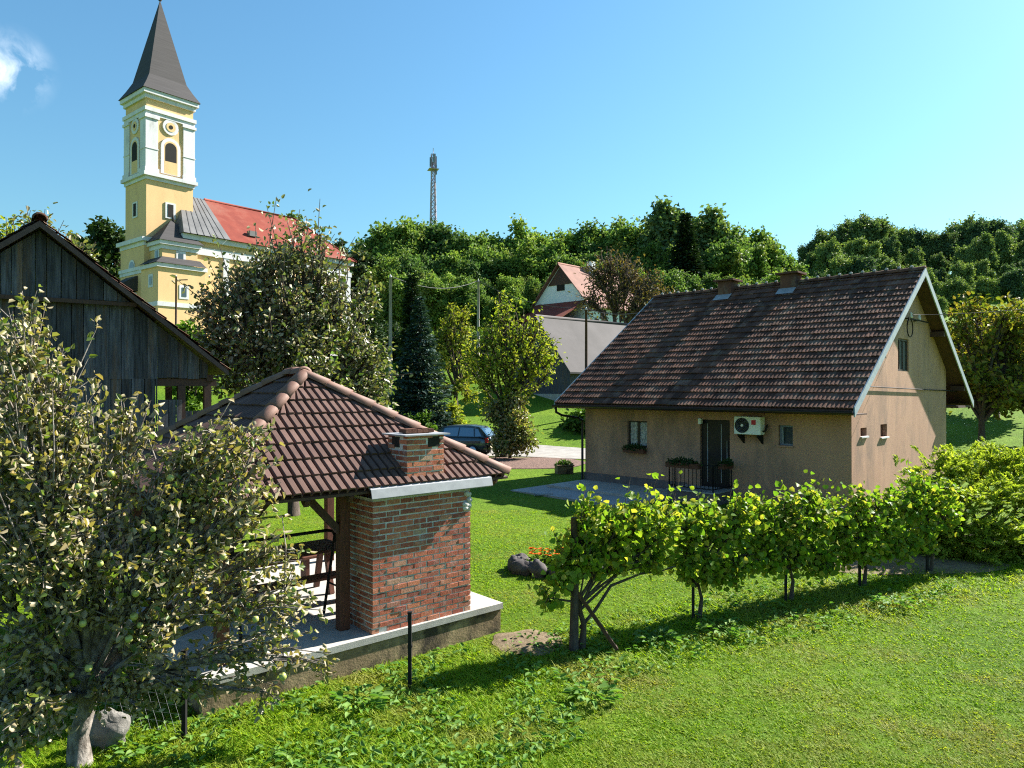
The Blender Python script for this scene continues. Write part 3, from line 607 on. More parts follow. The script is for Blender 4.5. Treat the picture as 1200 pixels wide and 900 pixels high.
def fireplace():
    t = thing('brick_fireplace', 'red brick barbecue fireplace with square chimney beside the gazebo', 'fireplace', (GO.x, GO.y, SZ + .002), GR)
    b = MB(); x1 = 1.69
    hole = lambda side, u, z: side == 0 and z < .03 and (.1 < u < .3 or 1.5 < u < 1.6)
    chip = lambda side, u, z: hole(side, u, z) or (side == 0 and z > 1.5 and u > 1.52 and random.Random(int(z * 100)).random() < .6)
    bricks(b, 0, x1, 0, .74, 0, 1.86, 2, chip); b.box(.004, x1 - .004, .004, .736, 0, 1.862, 1); b.build('brick_body', [MAT['brick'], MAT['mortar']], t)
    # crumbling mortar lump at the right shoulder
    m = MB(); rd = random.Random(4)
    for k in range(14):
        m.lathe([(0, -.05), (.05, -.03), (.06, .01), (.035, .04), (0, .05)], (x1 + rd.uniform(-.12, -.01), rd.uniform(.0, .06), 1.5 + rd.uniform(0, .3)), 7)
    m.build('mortar_rubble', MAT['mortar'], t)
    f = MB(); z = 2.35 - SZ
    f.prism([(-.1, -.16, z - .10), (-.1, -.13, z + .02), (-.1, .16, z + .15), (-.1, .16, z + .142), (-.1, -.12, z + .0), (-.1, -.15, z - .115)], (x1 + .42, 0, 0))
    f.build('flashing', MAT['zinc'], t)
    c = MB(); cx0, cx1, cy0, cy1 = .56, 1.2, .01, .52; zc0, zc1 = 1.864, 2.7
    vent = lambda side, u, z: z > 2.5 and ((side == 0 and .36 < u < .56) or (side == 3 and .2 < u < .4))
    bricks(c, cx0, cx1, cy0, cy1, zc0, zc1, 7, vent); c.box(cx0 + .004, cx1 - .004, cy0 + .004, cy1 - .004, zc0, zc1 - .005, 1)
    ch = c.build('chimney', [MAT['brick'], MAT['mortar']], t)
    v = MB(); v.box(cx0 + .36, cx0 + .56, cy0 - .004, cy0 + .002, 2.53, zc1 - .02); v.build('vent_opening', MAT['dark_hole'], ch); v = MB(); v.box(cx0 - .004, cx0 + .002, cy0 + .2, cy0 + .4, 2.53, zc1 - .02); v.build('vent_opening', MAT['dark_hole'], ch)
    v = MB(); v.box(cx0 - .07, cx1 + .07, cy0 - .07, cy1 + .07, zc1 + .002, zc1 + .022); v.build('cap_sheet', MAT['zinc'], ch)
    v = MB(); rd = random.Random(3)
    for k in range(5): v.box(cx0 + .08 + k * .095, cx0 + .19 + k * .095, cy0 + .15, cy0 + .36 + rd.uniform(-.03, .03), zc1 + .032, zc1 + .08 + rd.uniform(0, .02))
    v.build('cap_bricks', MAT['tile_old'], ch)
fireplace()
def picnic_table():
    p = gw(-.27, 2.45, SZ); t = thing('picnic_table', 'dark wooden table inside the gazebo', 'table', p, GR)
    m = MB()
    for k in range(5): m.box(-1.0, 1.0, -.42 + k * .17, -.42 + k * .17 + .16, .72, .765)
    m.build('tabletop', MAT['wood_dark'], t, .005)
    for x in (-.75, .75): q = MB(); q.box(x - .04, x + .04, -.3, .3, .64, .718); q.bar((x, -.28, 0), (x, -.12, .64), .08); q.bar((x, .28, 0), (x, .12, .64), .08); q.build('leg', MAT['wood_red'], t)
    for y, lab in ((-.72, 'near'), (.72, 'far')):
        b = thing('wooden_bench', 'red brown plank bench on the %s side of the gazebo table' % lab, 'bench', GM @ Vector((-.27, 2.45 + y, SZ)), GR)
        q = MB(); q.box(-1, 1, -.15, .15, .41, .455); q.build('seat', MAT['wood_red'], b, .005)
        for x in (-.75, .75): q = MB(); q.box(x - .03, x + .03, -.12, .12, 0, .407); q.build('leg', MAT['wood_red'], b)
picnic_table()
def swing():
    t = thing('metal_frame', 'black tubular swing frame leaning beside the fireplace', 'frame', gw(-.62, 1.0, SZ), GR)
    q = MB(); h = 1.32
    q.tube([(-.95, .05, h - .02), (.4, -.05, h), (.5, -.055, h - .02), (.54, -.06, h - .1)], .024, 7); q.build('top_bar', MAT['black'], t)
    for x in (-.95, .54):
        for s in (-1, 1): q = MB(); q.tube([(x, -.05, h - .05), (x, -.05 + .36 * s, .0)], .022, 7); q.build('leg', MAT['black'], t)
        q = MB(); q.tube([(x, -.05 - .22, .5), (x, -.05 + .22, .5)], .016, 6); q.build('cross_bar', MAT['black'], t)
swing()

# ------------------------------------------------------------------ the old barn
BO = Vector((-9.34, 14.0, 0)); BR = R(36)
def barn():
    t = thing('timber_barn', 'old barn of weathered grey boards with steep tiled roof', 'barn', (BO.x, BO.y, 0), BR)
    ap, ez, hw_ = 7.0, 4.15, 3.5; sl = (ap - ez) / hw_; L = 9.0
    top = lambda x: ap - .16 - sl * abs(x)
    rd = random.Random(8)
    def boardwall(mb, xa, xb, y, z0f, z1f, seed, wmin=.16, wmax=.26, th=.025):
        r = random.Random(seed); x = xa
        while x < xb - .02:
            w = min(r.uniform(wmin, wmax), xb - x); g = r.uniform(.006, .016); dy = r.uniform(-.012, .012)
            a, b = x + g, x + w; k = r.uniform(-.02, .02)
            pts = [(a, y + dy, z0f(a) + k), (b, y + dy, z0f(b) + k), (b, y + dy, z1f(b)), (a, y + dy, z1f(a))]; 
            if a < 0 < b: pts.insert(3, (0, y + dy, z1f(0)))
            mb.prism(pts, (0, th, 0)); x += w
    zs = 5.55
    g = MB(); xs = (ap - .16 - zs) / sl; boardwall(g, -xs, xs, -.12, lambda x: zs, top, 1); g.build('gable_boards', MAT['boards'], t)
    q = MB(); q.box(-xs - .12, xs + .12, -.16, -.125, zs - .09, zs - .01); q.build('gable_trim', MAT['wood_dark'], t)
    g = MB(); boardwall(g, -2.13, 2.13, .0, lambda x: 3.95, lambda x: min(top(x), zs + .05), 2); boardwall(g, 2.13, 3.15, .0, lambda x: 3.97, lambda x: top(x), 3); boardwall(g, -3.15, -2.13, 0, lambda x: 3.97, lambda x: top(x), 4)
    g.build('upper_boards', MAT['boards'], t)
    g = MB(); boardwall(g, -2.13, 2.13, .02, lambda x: 0.0, lambda x: 3.98, 5); g.build('lower_boards', MAT['boards'], t)
    bk = MB(); bk.box(-2.1, 2.1, .225, .25, 0, 5.5); bk.box(-2.12, -2.08, .1, L, 0, 4.9); bk.box(2.06, 2.1, .1, L, 0, 4.9); bk.box(-2.1, 2.1, L - .1, L - .06, 0, 5.4); bk.build('inner_wall', MAT['wood_dark'], t)
    q = MB(); q.bar((-3.35, .14, 3.88), (3.35, .14, 3.88), .16, .16); q.bar((-3.35, L - .1, 3.88), (3.35, L - .1, 3.88), .16, .16); q.bar((3.2, 0, 3.98), (3.2, L, 3.98), .14, .14); q.bar((-3.2, 0, 3.98), (-3.2, L, 3.98), .14, .14); q.build('tie_beam', MAT['wood_dark'], t)
    for x in (2.62, 3.16, -2.62, -3.16):
        for y in (.1, L * .5, L - .15): 
            if abs(x) < 3 and y > 1: continue
            q = MB(); q.box(x - .075, x + .075, y - .075, y + .075, -.1, 3.8); q.build('post', MAT['wood_dark'], t)
    g = MB(); boardwall(g, 2.13, 2.62, .0, lambda x: 0, lambda x: 3.5, 9); boardwall(g, 2.62, 3.16, .05, lambda x: 0, lambda x: 3.25, 10); g.build('bay_boards', MAT['boards'], t)
    d = MB()
    for s in (-1, 1): d.prism([(s * hw_, -.35, ez - .0), (0, -.35, ap), (0, -.35, ap - .09), (s * hw_, -.35, ez - .09)], (0, L + .6, 0))
    roof = d.build('roof', MAT['wood_dark'], t)
    tb = MB(); th = math.atan(sl); cs, sn = math.cos(th), math.sin(th); prof = [(0, 0), (.3, .014), (.7, .014), (1.02, 0)]
    for s in (-1, 1): tiles(tb, (s * (hw_ + .04), -.38, ez + .0), (0, 1, 0), (-s * cs, 0, sn), (s * sn, 0, cs), hw_ / cs, lambda v: (0, L + .66), .2, .28, prof, .03, .02, 12 + s, 0, .012)
    tb.build('roof_tiles', MAT['tile_old'], roof)
    rb = MB(); caps(rb, (0, -.36, ap + .05), (0, L + .26, ap + .05), .12, 24); rb.build('ridge', MAT['tile_old'], roof)
    for s in (-1, 1): q = MB(); q.prism([(s * hw_, -.38, ez - .01), (0, -.38, ap - .01), (0, -.38, ap - .13), (s * hw_, -.38, ez - .12)], (0, .026, 0)); q.build('bargeboard', MAT['barn_edge'], t)
barn()

# ------------------------------------------------------------------ the church on the hill
CO = Vector((-38.7, 75.0, 0)); CR = R(51)               # local x along the nave, local y towards the far left
def church():
    t = thing('yellow_church', 'ochre and white church with slender bell tower and red roof on the hill', 'church', (CO.x, CO.y, 0), CR)
    w = 5.05; zt = lambda y: Z(y, 75)
    z_main, z_low, z_top = zt(283), zt(209), zt(120)
    m = MB(); m.box(0, w, 0, w, z_main, z_top + .9); tw = m.build('tower', MAT['ochre'], t)
    m = MB(); m.box(-.35, w + .35, -.35, w + .35, 4, z_main - .0); m.build('tower_base', MAT['ochre'], tw)
    def cornice(z0, z1, o0, o1, name='cornice', mat='church_white', x0=0, x1=w, y0=0, y1=w, par=None):
        m = MB(); h = (z1 - z0)
        m.box(x0 - o0, x1 + o0, y0 - o0, y1 + o0, z0, z0 + h * .5); m.box(x0 - o1, x1 + o1, y0 - o1, y1 + o1, z0 + h * .5, z1); m.build(name, MAT[mat], par or tw)
    cornice(z_main - .45, z_main + .4, .42, .7); cornice(zt(320) , zt(312), .42, .5)
    cornice(z_low + .0, z_low + .75, .12, .38); cornice(z_top - 1.15, z_top - .35, .14, .26); cornice(z_top + .6, z_top + 1.5, .2, .45)
    # corner pilasters of the belfry
    zp0, zp1 = z_low + .76, z_top - 1.16
    for x in (0, w):
        for y in (0, w):
            m = MB(); sx, sy = (-1 if x == 0 else 1), (-1 if y == 0 else 1); a = 1.15
            m.box(min(x + sx * .14, x - sx * a), max(x + sx * .14, x - sx * a), min(y + sy * .14, y - sy * a), max(y + sy * .14, y - sy * a), zp0, zp1)
            for zz, e in ((zp0, .1), (zp1 - .35, .12), (zp0 + 2.5, .05)): 
                m.box(min(x + sx * (.14 + e), x - sx * (a + e)), max(x + sx * (.14 + e), x - sx * (a + e)), min(y + sy * (.14 + e), y - sy * (a + e)), max(y + sy * (.14 + e), y - sy * (a + e)), zz + .01, zz + (.5 if e == .1 else .32 if e == .12 else .12))
            m.build('pilaster', MAT['church_white'], tw)
    # arched openings, white surrounds, round clock rings: one set on each face seen, the others for completeness
    def on_face(k, pts):   # (u, z, d) on face k: d outwards
        out = []
        for u, z, d in pts: out.append({0: (u, -d, z), 1: (-d, w - u, z), 2: (w - u, w + d, z), 3: (w + d, u, z)}[k])
        return out
    def arch(m, k, uc, z0, hw_, zs, d0, d1, n=10):
        P = [(uc - hw_, z0), (uc + hw_, z0)] + [(uc + hw_ * math.cos(a), zs + hw_ * math.sin(a)) for a in [math.pi * j / n for j in range(n + 1)]]
        A = on_face(k, [(u, z, d1) for u, z in P]); B = on_face(k, [(u, z, d0) for u, z in P]); q = len(P)
        m.add(A + B, [tuple(range(q)), tuple(range(q, 2 * q))] + [(i, (i + 1) % q, q + (i + 1) % q, q + i) for i in range(q)])
    zc = zt(141)
    for k in range(4):
        m = MB(); arch(m, k, w / 2, zp0 + .2, 1.05, zt(166), .001, .14); o1 = m.build('window_surround', MAT['church_white'], tw)
        m = MB(); arch(m, k, w / 2, zp0 + .25, .72, zt(166), .1, .146); m.build('parapet', MAT['ochre'], tw)
        m = MB(); arch(m, k, w / 2, zp0 + 1.6, .62, zt(167), .1, .152); m.build('window', MAT['dark_hole'], tw)
        for rr, mm_, d in ((.85, 'church_white', .12), (.5, 'ochre', .16), (.22, 'dark_hole', .18)):
            m = MB(); q = 20; P = [(w / 2 + rr * math.cos(2 * math.pi * j / q), zc + rr * math.sin(2 * math.pi * j / q)) for j in range(q)]
            m.add(on_face(k, [(u, z, d) for u, z in P]) + on_face(k, [(u, z, .001) for u, z in P]), [tuple(range(q)), tuple(range(q, 2 * q))] + [(i, (i + 1) % q, q + (i + 1) % q, q + i) for i in range(q)])
            m.build({.85: 'clock_ring', .5: 'clock_face', .22: 'clock_centre'}[rr], MAT[mm_], tw)
        for nm, a, z0, z1, d, mm_ in (('window_surround', .55, zt(251), zt(232), .1, 'church_white'), ('window', .3, zt(249), zt(234), .13, 'dark_hole')):
            m = MB(); P = [(w / 2 - a, z0), (w / 2 + a, z0), (w / 2 + a, z1), (w / 2 - a, z1)]
            m.add(on_face(k, [(u, z, d) for u, z in P]) + on_face(k, [(u, z, .001) for u, z in P]), [(0, 1, 2, 3)] + [(i, (i + 1) % 4, 4 + (i + 1) % 4, 4 + i) for i in range(4)]); m.build(nm, MAT[mm_], tw)
    # oculus and porch roof on the front of the base
    for rr, mm_, x in ((.75, 'church_white', -.4), (.52, 'glass', -.43)):
        m = MB(); q = 20; zc2 = zt(310); m.add([(x, w * .5 + rr * math.cos(2 * math.pi * j / q), zc2 + rr * math.sin(2 * math.pi * j / q)) for j in range(q)], [tuple(range(q))]); m.build('oculus', MAT[mm_], tw)
    m = MB(); m.prism([(-2.4, w * .22, zt(336)), (-.36, w * .22, zt(322)), (-.36, w * .22, zt(340)), (-2.4, w * .22, zt(342))], (0, w * .56, 0)); m.build('porch_roof', MAT['slate'], t)
    m = MB(); m.box(-2.0, -.36, w * .26, w * .74, 5, zt(342)); m.build('porch', MAT['church_white'], t)
    # spire: flared foot, then steep
    c = w / 2; zt1 = z_top + 1.5; zz = [(c + .58, zt1), (c + .0, zt1 + 1.0), (c - .5, zt1 + 2.0), (.04, Z(2, 78.8))]
    m = MB(); vs = []
    for r_, z_ in zz: vs += [(c - r_, c - r_, z_), (c + r_, c - r_, z_), (c + r_, c + r_, z_), (c - r_, c + r_, z_)]
    m.add(vs, [(i * 4 + j, i * 4 + (j + 1) % 4, (i + 1) * 4 + (j + 1) % 4, (i + 1) * 4 + j) for i in range(3) for j in range(4)] + [(3, 2, 1, 0)]); m.build('spire', MAT['slate'], tw)
    m = MB(); m.lathe([(0, 0), (.06, 0), (.05, .5), (.2, .65), (.22, .8), (.12, .95), (.03, 1.0), (.03, 1.6), (0, 1.6)], (c, c, Z(4, 78.8) - .3), 8); m.build('finial', MAT['slate'], tw)
    # nave
    hwid, x0, L = 5.6, w, 19.5; ze, zr = 20.2, 25.7; xr1 = x0 + 14.8
    m = MB(); ya, yb = c - hwid, c + hwid; m.box(x0 - 2.5, x0 + L, ya + .4, yb - .4, 4, ze); m.build('nave', MAT['ochre'], t)
    m = MB(); m.box(x0 - 2.6, x0 + L + .4, ya, yb, ze - .55, ze + .02); m.box(x0 - 2.55, x0 + L + .2, ya + .2, yb - .2, ze - 2.0, ze - 1.2); m.build('nave_cornice', MAT['church_white'], t)
    xs = x0 + 2.6; e = .35; A = Vector((xs, ya - e, ze)); B = Vector((x0 + L + .6, ya - e, ze)); Cc = Vector((x0 + L + .6, yb + e, ze)); D = Vector((xs, yb + e, ze)); T0 = Vector((xs, c, zr)); T1 = Vector((xr1, c, zr))
    m = MB()
    m.add([A, B, T1, T0, Cc, D], [(0, 1, 2, 3), (1, 4, 2), (4, 5, 3, 2), (0, 3, 5)]); m.add([A, B, Cc, D], [(3, 2, 1, 0)]); rf = m.build('roof', MAT['red_roof'], t)
    m = MB(); xa = x0 - 2.7; S0 = Vector((x0 - .3, c, zr + .02)); m.add([(xa, ya - e, ze + .02), (xs - .004, ya - e, ze + .02), (xs - .004, c, zr + .02), S0, (xs - .004, yb + e, ze + .02), (xa, yb + e, ze + .02)], [(0, 1, 2, 3), (3, 2, 4, 5), (0, 3, 5)])
    for k in range(1, 7):
        f = k / 7; p0 = Vector((xa + (xs - xa) * f, ya - e, ze + .04)); p1 = Vector((S0.x + (xs - S0.x) * f, c, zr + .04)); m.bar(p0, p1, .07, .07)
    m.build('sheet_metal_roof', MAT['metal_roof'], rf)
    m = MB(); m.tube([T0 + Vector((0, 0, .05)), T1 + Vector((0, 0, .05))], .14, 6); m.tube([T1, B], .12, 6); m.build('ridge', MAT['red_roof'], rf)
    m = MB(); q = A.lerp(B, .2).lerp(T0.lerp(T1, .2), .22) + Vector((0, -.1, .1)); m.box(q.x - .45, q.x + .45, q.y - .3, q.y + .3, q.z - .2, q.z + .4); m.build('skylight', MAT['metal_roof'], rf)
    for k in range(4):
        m = MB(); xx = x0 + 4.5 + k * 4.2; q = 8; P = [(xx - .8, 12.5), (xx + .8, 12.5)] + [(xx + .8 * math.cos(a), 16 + .8 * math.sin(a)) for a in [math.pi * j / q for j in range(q + 1)]]; n = len(P)
        m.add([(x, ya + .32, z) for x, z in P] + [(x, ya + .41, z) for x, z in P], [tuple(range(n))] + [(i, (i + 1) % n, n + (i + 1) % n, n + i) for i in range(n)]); m.build('window', MAT['church_white'], t)
        m = MB(); m.box(xx - .5, xx + .5, ya + .28, ya + .315, 12.8, 16.2); m.build('pane', MAT['glass'], t)
    m = MB()
    for k in range(5): xx = x0 + 2.4 + k * 4.2; m.box(xx - .35, xx + .35, ya + .25, ya + .4, 5, ze - 2.0)
    m.build('pilaster_row', MAT['church_white'], t)
    # stair annex in the corner of tower and nave
    ax0, ax1, ay0, ay1 = .25, 4.0, -3.1, -.36; za = z_main - .55
    m = MB(); m.box(ax0, ax1, ay0, ay1, 4, za); an = m.build('stair_annex', MAT['ochre'], t)
    m = MB(); m.box(ax0 - .1, ax1 + .1, ay0 - .1, ay1, za - .5, za - .05); m.box(ax0 - .35, ax1 + .3, ay0 - .35, ay1, za - .05, za + .35); m.build('cornice', MAT['church_white'], an)
    m = MB(); cx, cy = (ax0 + ax1) / 2 + .3, -1.0; zb = za + .352; m.add([(ax0 - .5, ay0 - .5, zb), (ax1 + .5, ay0 - .5, zb), (ax1 + .5, ay1, zb), (ax0 - .5, ay1, zb), (cx - .3, cy, zb + 2.7), (cx + .3, cy + .5, zb + 2.7)], [(0, 1, 4), (1, 2, 5, 4), (2, 3, 5), (3, 0, 4, 5), (3, 2, 1, 0)]); m.lathe([(0, 0), (.12, .1), (.14, .5), (.05, .9), (0, 1.1)], (cx, cy + .1, zb + 2.5), 6); m.build('annex_roof', MAT['slate'], an)
    bx1 = ax1 + .3; m = MB(); zl = zt(318); m.box(ax0 - .9, bx1, ay0 - 1.1, ay1, 4, zl); lo = m.build('lower_annex', MAT['ochre'], t)
    m = MB(); m.box(ax0 - 1.1, bx1 + .15, ay0 - 1.3, ay1, zl, zl + .42); m.build('cornice', MAT['church_white'], lo); m = MB(); m.box(ax0 - 1.0, bx1 + .1, ay0 - 1.2, ay1, zt(362), zt(357)); m.build('string_course', MAT['church_white'], lo)
    m = MB(); m.add([(ax0 - 1.25, ay0 - 1.45, zl + .422), (bx1, ay0 - 1.45, zl + .422), (bx1, ay0 - .0, zl + 1.3), (ax0 - .0, ay0 - .0, zl + 1.3), (ax0 - 1.25, ay1, zl + .422), (ax0, ay1, zl + 1.3)], [(0, 1, 2, 3), (0, 3, 5, 4)]); m.build('lean_to_roof', MAT['slate'], lo)
    for par, x_, y_, z0, z1, face in ((an, 2.2, ay0 - .02, zt(311), zt(295), 0), (lo, 2.0, ay0 - 1.12, zt(352), zt(336), 0), (an, ax0 - .02, -2.0, zt(308), zt(293), 1), (lo, ax0 - .92, -2.6, zt(340), zt(325), 1)):
        for nm, a, d, mm_ in (('window_surround', .5, .03, 'church_white'), ('window', .24, .06, 'glass')):
            m = MB(); q = .25 if nm == 'window' else 0
            if face == 0: m.box(x_ - a, x_ + a, y_ - d, y_ + .015, z0 + q, z1 - q)
            else: m.box(x_ - d, x_ + .015, y_ - a, y_ + a, z0 + q, z1 - q)
            m.build(nm, MAT[mm_], par)
church()

# ------------------------------------------------------------------ shed and white farmhouse up the slope
def gable_building(name, label, cat, corner, rz, wid, length, ze, zr, base, wallm, roofm, oh=.4, gable_boards=None, extras=None):
    t = thing(name, label, cat, (corner[0], corner[1], 0), rz)
    m = MB(); P = [(0, 0, base), (0, wid, base), (0, wid, ze), (0, wid / 2, zr - .15), (0, 0, ze)]; m.prism(P, (length, 0, 0)); m.build('wall', wallm, t)
    m = MB(); sl = (zr - ze) / (wid / 2)
    for s in (0, 1):
        ye = -oh if s == 0 else wid + oh; zz = ze - oh * sl
        m.prism([(-oh, ye, zz), (-oh, wid / 2, zr), (-oh, wid / 2, zr + .12), (-oh, ye, zz + .12)], (length + 2 * oh, 0, 0))
    r = m.build('roof', roofm, t)
    m = MB(); m.tube([(-oh, wid / 2, zr + .12), (length + oh, wid / 2, zr + .12)], .12, 6); m.build('ridge', roofm, r)
    if gable_boards: 
        z0 = ze + (zr - ze) * gable_boards; hw_ = (zr - .3 - z0) / sl
        m = MB(); m.prism([(-.08, wid / 2 - hw_, z0), (-.08, wid / 2 + hw_, z0), (-.08, wid / 2, zr - .3)], (.075, 0, 0)); m.build('gable_boarding', MAT['wood_dark'], t)
    return t
sy = 49.0
t = gable_building('timber_shed', 'dark timber shed with plain grey roof on the grass slope', 'shed', (X(668, sy), sy, 0), R(42), 6.2, 11, Z(431, sy), Z(372, 51), 1.5, MAT['boards'], MAT['grey_roof'], .35)
m = MB(); m.box(-.06, 11, -.06, 6.26, 1.2, 3.35); m.build('foundation', MAT['concrete'], t)
fy_ = 82.0
t = gable_building('white_farmhouse', 'white farmhouse with faded red roof and brown boarded gable', 'house', (X(690, fy_), fy_, 0), R(46), 8.6, 11, Z(354, fy_), Z(310, 85), 7, MAT['house_white'], MAT['pink_roof'], .5, .5)
m = MB(); m.box(-.06, -.02, 3.6, 4.8, Z(338, 83), Z(328, 83)); wd_ = m.build('window', MAT['dark_hole'], t)
for x in (2.2, 6.0): m = MB(); m.box(x, x + 1.1, -.06, -.02, Z(373, 83), Z(362, 83)); m.build('window', MAT['frame_brown'], t)
m = MB(); m.box(5, 5.7, 3.4, 4.1, Z(322, 85), Z(306, 88)); m.build('chimney', MAT['house_white'], t)
m = MB(); z0, z1 = Z(372, 80), Z(351, 82); m.prism([(-4.5, .5, z0), (-.06, .5, z1), (-.06, .5, z1 - .2), (-4.5, .5, z0 - .2)], (0, 7.5, 0)); an = m.build('annex_roof', MAT['red_roof'], t)
m = MB(); m.box(-4.0, -.06, .9, 7.6, 7, z0 - .1); m.build('annex_wall', MAT['wood_dark'], t)

# ------------------------------------------------------------------ poles, wires, mast
def pole(px, Y, py_top, label, r=.11, arm=False, base=None, mat='pole'):
    x = X(px, Y); z0 = gz(x, Y) if base is None else base; zt = Z(py_top, Y); t = thing('utility_pole', label, 'pole', (x, Y, z0))
    m = MB(); m.tube([(0, 0, -.3), (0, 0, (zt - z0) * .5), (0, 0, zt - z0)], [r, r * .85, r * .7], 8); m.build('shaft', MAT[mat], t)
    if arm:
        m = MB(); m.bar((-.05, 0, zt - z0 - .35), (1.1, .1, zt - z0 - .3), .09); m.build('cross_arm', MAT[mat], t)
    m = MB(); m.lathe([(0, 0), (.06, 0), (.07, .08), (0, .2)], (0, 0, zt - z0), 6); m.build('insulator', MAT['church_white'], t); return Vector((x, Y, zt + .1))
p1 = pole(457.5, 44, 325, 'pale wooden utility pole standing between the orchard tree and the spruce', .13)
p2 = pole(560.5, 56, 330, 'grey utility pole behind the yellow green tree', .13)
p3 = pole(687, 46, 363, 'dark utility pole in front of the grey shed roof', .11, mat='wood_dark')
p4 = pole(206, 70, 324, 'dark lamp pole with short arm in front of the church annex', .12, True, mat='wood_dark')
def wire(a, b, sag, label, r=.012):
    a, b = Vector(a), Vector(b); m = MB(); m.tube([a.lerp(b, i / 16) - Vector((0, 0, sag * 4 * (i / 16) * (1 - i / 16))) for i in range(17)], r, 4); tag(m.build('overhead_wire', MAT['wire']), label, 'wire')
wire(p1, p2, .7, 'thin overhead wire sagging between the pale pole and the grey pole', .022)
wire(p2, p3, .6, 'thin overhead wire running from the grey pole to the dark pole', .02)
wire(p3, hw(6.85, 9.7, 7.3), .4, 'thin overhead wire from the dark pole to the house roof', .015)
wire(hw(6.0, .27, 6.12), (19, 17.5, 6.8), .3, 'thin service wire leaving the gable bracket to the right', .01)
def mast():
    Y = 230.0; x = X(507.5, Y); z0 = gz(x, Y) - 1; zt = Z(180, Y); h = zt - z0; t = thing('radio_mast', 'tall lattice radio mast rising beyond the wooded hill', 'mast', (x, Y, z0), R(20))
    m = MB(); wd = lambda f: 1.35 * (1 - f) + .5 * f if f < .82 else .6
    n = 22; c = lambda f, k: Vector(((-1, 1, 1, -1)[k] * wd(f) / 1.0, (-1, -1, 1, 1)[k] * wd(f) / 1.0, h * f))
    for k in range(4): m.bar(c(0, k), c(.82, k), .22); m.bar(c(.82, k), c(1, k), .16)
    m.build('leg_frame', MAT['steel'], t); m = MB()
    for i in range(n):
        a, b = i / n, (i + 1) / n
        for k in range(4):
            q = (k + 1) % 4; m.bar(c(a, k), c(b, q) if i % 2 else c(b, q), .17); m.bar(c(a, k), c(a, q), .15); m.bar(c(a, q), c(b, k), .15)
    m.build('bracing', MAT['steel'], t)
    for k, (dx, dy, f) in enumerate(((.9, 0, .96), (-.9, 0, .95), (0, -.9, .97), (0, .9, .93), (.8, -.7, .9))):
        m = MB(); m.box(dx - .25, dx + .25, dy - .2, dy + .2, h * f - 1.6, h * f + 1.4); m.build('antenna', MAT['frame_grey'], t)
    m = MB(); m.box(-1.6, 1.6, -1.6, 1.6, h * .9, h * .9 + .15); m.tube([(0, 0, h), (0, 0, h + 2)], .1, 5); m.build('platform', MAT['steel'], t)
mast()

